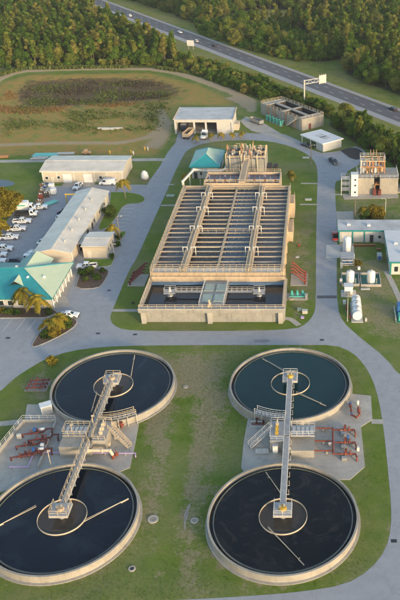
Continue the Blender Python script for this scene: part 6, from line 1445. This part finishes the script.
for (x, y, k, s, z) in cand[:NIND]:
    lb, gp = GRP[z]; shrub = k >= 6; s0 = (Vector((x, y, 0))-HW_A).dot(HD); big = s > .82
    where = {'near_wood': 'in the wood between dry field and highway', 'hedge': 'in the highway hedge '+('behind the sandy track' if x < -62 else 'behind the garage' if x < -36 else 'left of the filter block' if x < -18 else 'behind the filter block'),
             'grove': 'in the right hand grove '+('behind the carport' if x < 14 else 'behind the process block' if x < 28 else 'at the right picture edge'),
             'far_wood': 'beyond the highway '+('opposite the roadside sign' if s0 < 190 else 'between roadside sign and gantry sign' if s0 < 275 else 'opposite the gantry sign' if s0 < 320 else 'right of the gantry sign')}[z]
    lb = ('large ' if big else 'small ')+('bushy shrub' if shrub else 'slim pine' if k < 3 else 'round crowned tree')+' '+where; gp = lb
    T = thing('shrub' if shrub else ('pine_tree' if k < 3 else 'broadleaf_tree'), lb, 'shrub' if shrub else 'tree', (x, y, 0), rng.uniform(0, 6.28), gp)
    sc = (s, s, s*float(rng.uniform(.9, 1.12)))
    T.scale = sc
    inst('trunk', PROTO[k][1], T); inst('crown', PROTO[k][0], T)
# the rest of the wood reads as one mass
pc = bpy.data.collections.new('wood_prototypes'); protos = []
for k, (cr, tr) in enumerate(PROTO):
    bm = bmesh.new(); bm.from_mesh(cr); nf = len(bm.faces); bm.from_mesh(tr); bm.faces.ensure_lookup_table()
    for f in bm.faces[nf:]: f.material_index = 1
    me = bpy.data.meshes.new('wood_tree'); bm.to_mesh(me); bm.free(); me.materials.append(cr.materials[0]); me.materials.append(M['bark'])
    o = bpy.data.objects.new('wood_tree_%d' % k, me); pc.objects.link(o); protos.append(o)
def scatter(name, label, cat, rest, coll):
    me = bpy.data.meshes.new(name); me.from_pydata([(c[0], c[1], 0) for c in rest], [], [])
    a = me.attributes.new('kind', 'INT', 'POINT'); a.data.foreach_set('value', [c[2] for c in rest])
    a = me.attributes.new('rot', 'FLOAT_VECTOR', 'POINT'); a.data.foreach_set('vector', np.array([(0, 0, rng.uniform(0, 6.28)) for _ in rest], np.float32).reshape(-1))
    a = me.attributes.new('scl', 'FLOAT', 'POINT'); a.data.foreach_set('value', [c[3] for c in rest])
    o = bpy.data.objects.new(name, me); COL.objects.link(o); tag(o, label, cat, kind='stuff')
    ng = bpy.data.node_groups.new(name, 'GeometryNodeTree'); ng.interface.new_socket('Geometry', in_out='INPUT', socket_type='NodeSocketGeometry'); ng.interface.new_socket('Geometry', in_out='OUTPUT', socket_type='NodeSocketGeometry')
    N = ng.nodes; L = ng.links; gi = N.new('NodeGroupInput'); go = N.new('NodeGroupOutput'); ip = N.new('GeometryNodeInstanceOnPoints'); ci = N.new('GeometryNodeCollectionInfo')
    ci.inputs['Collection'].default_value = coll; ci.inputs['Separate Children'].default_value = True; ci.inputs['Reset Children'].default_value = True
    ip.inputs['Pick Instance'].default_value = True
    def attr(nm, dt): n = N.new('GeometryNodeInputNamedAttribute'); n.data_type = dt; n.inputs['Name'].default_value = nm; return n.outputs['Attribute']
    L.new(gi.outputs[0], ip.inputs['Points']); L.new(ci.outputs[0], ip.inputs['Instance']); L.new(attr('kind', 'INT'), ip.inputs['Instance Index']); L.new(attr('rot', 'FLOAT_VECTOR'), ip.inputs['Rotation']); L.new(attr('scl', 'FLOAT'), ip.inputs['Scale'])
    L.new(ip.outputs[0], go.inputs[0]); md = o.modifiers.new('scatter', 'NODES'); md.node_group = ng; return o
scatter('woodland', 'mass of pines and round trees filling the woods on both sides of the highway', 'wood', cand[NIND:], pc)


# reeds and rough grass in the dry pond and field
def tufts(name, label, cat, n, zone, colour, hmin, hmax, seed, cut=.1):
    rs = np.random.RandomState(seed); xs = [p[0] for p in zone]; ys = [p[1] for p in zone]; P = []
    while len(P) < n:
        x = rs.uniform(min(xs), max(xs), 4000); y = rs.uniform(min(ys), max(ys), 4000); ok = poly_sd(x, y, zone) < 0
        sd_ = poly_sd(x, y, zone); f_ = np.sin(x*.21+1.3*seed)+np.sin(y*.33+x*.07)+np.sin(x*.083-y*.19+seed)+rs.normal(0, .8, x.shape)
        ok &= (f_ > cut) & (-sd_ > rs.uniform(0, 5, x.shape))
        P += list(zip(x[ok], y[ok]))
    P = np.array(P[:n]); zi = np.clip(((P[:,1]-gy[0])/2).round().astype(int), 0, ny_-1); xi = np.clip(((P[:,0]-gx[0])/2).round().astype(int), 0, nx_-1); z = Z[zi, xi]
    V = []; k = 5
    for j in range(k):
        a = rs.uniform(0, 6.28, n); h = rs.uniform(hmin, hmax, n); w = h*rs.uniform(.25, .5, n); lean = rs.uniform(.1, .5, n)*h; o = rs.uniform(-.5, .5, (n, 2))
        bx, by = P[:,0]+o[:,0], P[:,1]+o[:,1]; dx, dy = np.cos(a), np.sin(a)
        V.append(np.stack([np.stack([bx-dx*w/2, by-dy*w/2, z-.05], 1), np.stack([bx+dx*w/2, by+dy*w/2, z-.05], 1), np.stack([bx-dy*lean+dx*w*.3, by+dx*lean+dy*w*.3, z+h], 1), np.stack([bx-dy*lean-dx*w*.4, by+dx*lean-dy*w*.4, z+h*.9], 1)], 1).reshape(-1, 3))
    V = np.concatenate(V); m4 = len(V)//4; me = bpy.data.meshes.new(name); me.from_pydata(V.tolist(), [], np.arange(4*m4).reshape(-1, 4).tolist())
    at = me.attributes.new('tone', 'FLOAT', 'POINT'); at.data.foreach_set('value', np.repeat(rs.uniform(0, 1, m4), 4).astype(np.float32)); me.materials.append(M[colour])
    o = bpy.data.objects.new(name, me); COL.objects.link(o); tag(o, label, cat, kind='stuff'); return o
mat_leaf('reed_dark', [(0.0, (.085,.066,.048)), (1.0, (.085,.066,.048))], .2, .7)
mat_leaf('reed_gold', [(0.0, (.27,.17,.07)), (1.0, (.27,.17,.07))], .3, .5)
mat_leaf('reed_green', [(0.0, (.12,.15,.04)), (1.0, (.12,.15,.04))], .3, .5)
tufts('dead_reeds', 'dark dead reeds covering the bed of the dry pond', 'reeds', 1100, POND, 'reed_dark', .25, .8, 1, .5)
tufts('golden_grass', 'golden dry grass along the near bank of the dry pond', 'grass', 1800, GP([(-10,114),(6,88),(18,92),(24,106),(70,105),(120,101),(165,99),(170,103),(120,108),(60,113),(10,116)]), 'reed_gold', .2, .6, 2, -.2)
tufts('green_rushes', 'green rushes dotted over the dry pond and field', 'grass', 2600, GP([(18,104),(30,82),(150,79),(176,90),(174,104),(160,132),(60,136),(0,138),(0,112)]), 'reed_green', .25, .8, 3, .2)
tufts('verge_grass', 'rough green grass along the foot of the near wood', 'grass', 2200, GP([(-40,84),(0,74),(25,68.5),(150,66.5),(190,73),(188,75),(150,69),(25,71),(0,77.5),(-40,88)]), 'reed_green', .5, 1.6, 4)
tufts('hedge_grass', 'tall golden green grass at the foot of the highway hedge', 'grass', 1500, GP([(205,80),(240,93),(262,102),(282,97),(330,120),(350,136),(352,132),(332,114),(284,93),(240,79),(205,68)]), 'reed_green', .5, 1.4, 5)

# rough turf: weeds and tufts that stand above the mown grass
ISLAND = [v for v in outer[:outer.index(min(outer, key=lambda q: (q-G(-80,606)).length))]]+GP([(-80,604),(-60,430)])
RIGHT_LAWN = GP([(338.5,300),(338.5,262),(345,262),(400,258),(420,300),(440,392),(402,374),(386,355),(364,338),(345,321)])
BASIN_LAWN = list(hole)
KEEP_OUT = [GP([(250,408),(241,468),(250,480),(350,480),(365,467),(361,427),(372.5,420),(371,396),(352,394)]), GP([(27,404.5),(46,405),(135,408),(141,412),(130,468),(40,478),(-20,500),(-20,470),(24,424)]),
            [(-46.5,158.5),(-7.5,158.5),(-7.5,245),(-12,266),(-47,273),(-47,250)], GP([(284,262),(308,262),(308,300),(284,300)]), GP([(128,262),(150,262),(150,288),(128,288)]), GP([(345,296),(365,296),(365,324),(345,324)]), GP([(340,262),(380,262),(380,298),(340,298)])]
def turf(name, label, n, zone, colour, hmin, hmax, seed):
    rs = np.random.RandomState(seed); xs = [p[0] for p in zone]; ys = [p[1] for p in zone]; P = np.zeros((0, 2))
    while len(P) < n:
        x = rs.uniform(min(xs), max(xs), 6000); y = rs.uniform(min(ys), max(ys), 6000); ok = poly_sd(x, y, zone) < -.3
        for e in KEEP_OUT: ok &= poly_sd(x, y, e) > .3
        for c_ in TK.values(): ok &= np.hypot(x-c_[0], y-c_[1]) > 13.8
        f_ = np.sin(x*.31+seed)+np.sin(y*.27+x*.11+2*seed)+np.sin(x*.07-y*.13+seed)+rs.normal(0, 1.0, x.shape); ok &= f_ > .2
        P = np.concatenate([P, np.stack([x[ok], y[ok]], 1)])
    P = P[:n]; V = []
    for j in range(3):
        a = rs.uniform(0, 6.28, n); h = rs.uniform(hmin, hmax, n); w = h*rs.uniform(.7, 1.6, n); lean = rs.uniform(.2, 1.0, n)*h; o = rs.uniform(-.25, .25, (n, 2)); bx, by = P[:,0]+o[:,0], P[:,1]+o[:,1]; dx, dy = np.cos(a), np.sin(a)
        V.append(np.stack([np.stack([bx-dx*w/2, by-dy*w/2, 0*bx-.01], 1), np.stack([bx+dx*w/2, by+dy*w/2, 0*bx-.01], 1), np.stack([bx-dy*lean+dx*w*.4, by+dx*lean+dy*w*.4, h], 1), np.stack([bx-dy*lean-dx*w*.5, by+dx*lean-dy*w*.5, h*.9], 1)], 1).reshape(-1, 3))
    V = np.concatenate(V); m4 = len(V)//4; me = bpy.data.meshes.new(name); me.from_pydata(V.tolist(), [], np.arange(4*m4).reshape(-1, 4).tolist())
    at = me.attributes.new('tone', 'FLOAT', 'POINT'); at.data.foreach_set('value', np.repeat(rs.uniform(0, 1, m4), 4).astype(np.float32)); me.materials.append(M[colour])
    o = bpy.data.objects.new(name, me); COL.objects.link(o); tag(o, label, 'grass', kind='stuff')
mat_leaf('turf_green', [(0.0, (.085,.15,.02)), (1.0, (.085,.15,.02))], .3, .55)
mat_leaf('turf_straw', [(0.0, (.21,.18,.085)), (1.0, (.21,.18,.085))], .3, .5)
turf('straw_turf_tufts', 'straw coloured tufts on the lawn round the four tanks', 5000, ISLAND, 'turf_straw', .02, .07, 2)
turf('green_turf_tufts', 'green grass tufts on the lawn round the four tanks', 7000, ISLAND, 'turf_green', .02, .08, 1)

# garden trees, palms and shrubs in the plant
def palm_fronds(T, h, n, L, droop, seed, mat='leaf_palm', lw=.5):
    rs = random.Random(seed)
    for i in range(n):
        a = 2*math.pi*i/n*1.618+rs.uniform(-.2,.2); el = rs.uniform(-.25, 1.15); m = MB(); K = 7; prev = None; pts = []
        for j in range(K+1):
            t_ = j/K; r_ = L*(t_*math.cos(el)*.95); z_ = h+L*(t_*math.sin(el)*.9-droop*t_*t_)
            pts.append(Vector((math.cos(a)*r_, math.sin(a)*r_, z_)))
        side = Vector((-math.sin(a), math.cos(a), 0)); V = []; F = []
        for j in range(K):
            w = lw*math.sin(math.pi*min(1, (j+.7)/(K+.6)))+.08
            for s in (-1, 1):
                b0, b1 = pts[j], pts[j+1]; tip = (b0+b1)/2+side*s*w*1.5+(pts[j+1]-pts[j])*.6+Vector((0,0,-w*.55))
                k = len(V); V += [b0, b1, tip]; F.append((k, k+1, k+2))
                tip2 = b1+side*s*w*1.2+(pts[j+1]-pts[j])*.7+Vector((0,0,-w*.6)); k = len(V); V += [b0.lerp(b1, .45), b1, tip2]; F.append((k, k+1, k+2))
        m.add(V, F); me = m.mesh('frond', False); at = me.attributes.new('tone', 'FLOAT', 'POINT'); at.data.foreach_set('value', [rs.uniform(.15, 1.0)]*len(me.vertices)); me.materials.append(M[mat]); inst('frond', me, T)
def palm(px, py, h, label, L=2.4, n=15, seed=0, z=.1, droop=.75, grp=None, mat='leaf_palm', r=.16):
    p = G(px, py); T = thing('palm_tree', label, 'palm', (p.x, p.y, z), seed*1.3, grp); m = MB(); N = 6; rs = random.Random(seed)
    q = [Vector((0,0,-.1))]+[Vector((rs.uniform(-.05,.05)*i, rs.uniform(-.05,.05)*i, h*i/N)) for i in range(1, N+1)]
    q[-1].x = q[-1].y = 0
    for i in range(N): m.cyl(q[i], q[i+1], r*(1.15-.05*i), r*(1.1-.05*i), 9)
    m.build('trunk', 'palm_bark', T); MB().cyl((0,0,h-.1),(0,0,h+.6),r*1.0,r*.5,8).build('crownshaft', 'leaf_green', T)
    palm_fronds(T, h+.3, n, L, droop, seed, mat); return T
palm(27, 312.5, 5.8, 'feather palm left of the pair before the teal roofed office', 3.5, 26, 1)
palm(40, 315.5, 4.6, 'golden feather palm right of the pair before the office corner', 3.5, 26, 2, mat='leaf_gold')
palm(50, 333, 2.6, 'short bushy palm in the triangular mulch bed, left of three plants', 2.7, 24, 3, .13, .6)
palm(60, 329, 3.0, 'taller golden palm in the triangular mulch bed', 2.8, 24, 4, .13, .6, mat='leaf_gold')
palm(125.5, 199, 5.8, 'tall golden palm on the lawn island by the storage building', 3.0, 26, 5, .13, .8, mat='leaf_gold')
palm(113.5, 238, 3.6, 'golden palm behind the rear corner of the cream annex', 2.6, 22, 6, .1, .8, mat='leaf_gold')
palm(187, 184, 3.4, 'golden palm beside the rear left corner of the basin', 2.3, 16, 7, 0, .8, mat='leaf_gold')
for k, (px, py) in enumerate(((196,143),(211.5,141),(221.5,140),(232,140),(242,139))):
    palm(px, py, 2.4, ['first small golden palm from the left before the garage', 'second small golden palm from the left before the garage', 'middle small golden palm of five before the garage', 'fourth small golden palm from the left before the garage', 'rightmost small golden palm before the garage'][k], 1.8, 14, 10+k, .0, .7, 'small palms before the garage', 'leaf_gold', .12)
palm(363.5, 221, 4.2, 'dark green palm left of the golden bush behind the switchgear building', 2.3, 18, 20, 0, .8)
for k, (px, py) in enumerate(((291,178),(293,181))):
    palm(px, py, 2.2, ['small palm at the rear right corner of the basin, farther one', 'small palm at the rear right corner of the basin, nearer one'][k], 1.7, 14, 30+k, 0, .7)
bush_i = 0
def bush(px, py, h, w, label, mat, name='shrub', cat='shrub', z=.1, trunk=.1, per=260, leaf=.32, n=13, z0=.12):
    global bush_i; bush_i += 1
    p = G(px, py); T = thing(name, label, cat, (p.x, p.y, z), bush_i*.9)
    inst('crown', leaf_mesh('crown', broad(200+bush_i, h, w, n, z0), per, leaf, 300+bush_i, mat), T)
    inst('trunk', trunk_mesh('trunk', h*.7, trunk, [(h*.2,w*.25,h*.3),(h*.25,w*.3,h*.3),(h*.3,w*.25,h*.3)], 400+bush_i), T); return T
bush(9, 217, 10.5, 9.0, 'large golden tree on the grass left of the truck lot', 'leaf_gold', 'broadleaf_tree', 'tree', 0, .3, 110, .5, 22, .22)
bush(-1, 237, 6.0, 6.0, 'smaller golden tree at the left edge below the large one', 'leaf_gold', 'broadleaf_tree', 'tree', 0, .2, 130, .45, 14)
bush(375, 221, 5.2, 5.6, 'golden bush behind the switchgear building roof', 'leaf_gold', 'broadleaf_tree', 'tree', 0, .2, 190, .36, 15, .12)
bush(366, 222, 3.8, 4.0, 'dark green bush beside the golden bush behind the switchgear building', 'leaf_green')
bush(111, 217, 3.6, 4.2, 'green bush on the lawn strip beside the long workshop', 'leaf_green')
bush(47.5, 337, 1.8, 2.6, 'low green shrub at the left end of the triangular bed', 'leaf_green', z=.13)
bush(56, 335, 2.2, 3.4, 'golden green shrub in the middle of the triangular bed', 'leaf_palm', z=.13)
bush(66, 326, 2.4, 3.2, 'green shrub at the right end of the triangular bed', 'leaf_green', z=.13)
bush(52.5, 363, 1.7, 2.4, 'small round golden bush alone on the grass by the left rear tank', 'leaf_gold', z=0)
for k, (px, py, h, w) in enumerate(((83,275,1.5,2.4),(90,274,1.8,2.8),(98,279,1.4,2.4),(86,281,1.1,1.8),(103,272.5,1.2,1.8))):
    bush(px, py, h, w, ['dark shrub at the left of the mulch bed by the parked pickup','largest dark shrub in the mulch bed by the parked pickup','round shrub at the right of the mulch bed by the annex','lowest small shrub in the mulch bed by the annex','small shrub at the far right corner of the mulch bed'][k], 'leaf_green', z=.13)
for k, (px, py, mt) in enumerate(((3,312,'leaf_palm'),(9,314,'leaf_green'),(-6,311,'leaf_palm'),(18,314.5,'leaf_green'),(49,313.5,'leaf_green'))):
    bush(px, py, 1.4, 2.0, ['golden shrub at the left edge below the office windows','green shrub second from the left below the office windows','golden shrub just outside the left edge by the office','small green shrub left of the office palms','small green shrub right of the office palms'][k], mt, z=.13)
for k, (px, py) in enumerate(((112.5,258),(117,246),(119,238))):
    bush(px, py, 1.2, 1.8, ['dark clipped shrub at the front right corner of the annex','shrub beside the short kerb strip near the lamp pole','shrub at the top of the kerb strip near the lamp pole'][k], 'leaf_green', z=.13)
bush(357, 264.5, 1.0, 2.2, 'brown low bush on the lawn in the switchgear courtyard', 'leaf_palm', z=0)

# ------------------------------------------------------------------ air: thin even haze over the whole place
t = NT('haze_air'); pv = t.n('ShaderNodeVolumePrincipled'); pv.inputs['Color'].default_value = (.86,.90,.95,1); pv.inputs['Density'].default_value = .00010; pv.inputs['Anisotropy'].default_value = .2
t.l(pv.outputs[0], t.out.inputs['Volume'])
o = MB().box(-4050,4050,-4050,4050,-2.5,103).build('haze', 'haze_air', smooth=False); tag(o, 'thin evening haze hanging over the plant and the woods', 'haze', kind='stuff')
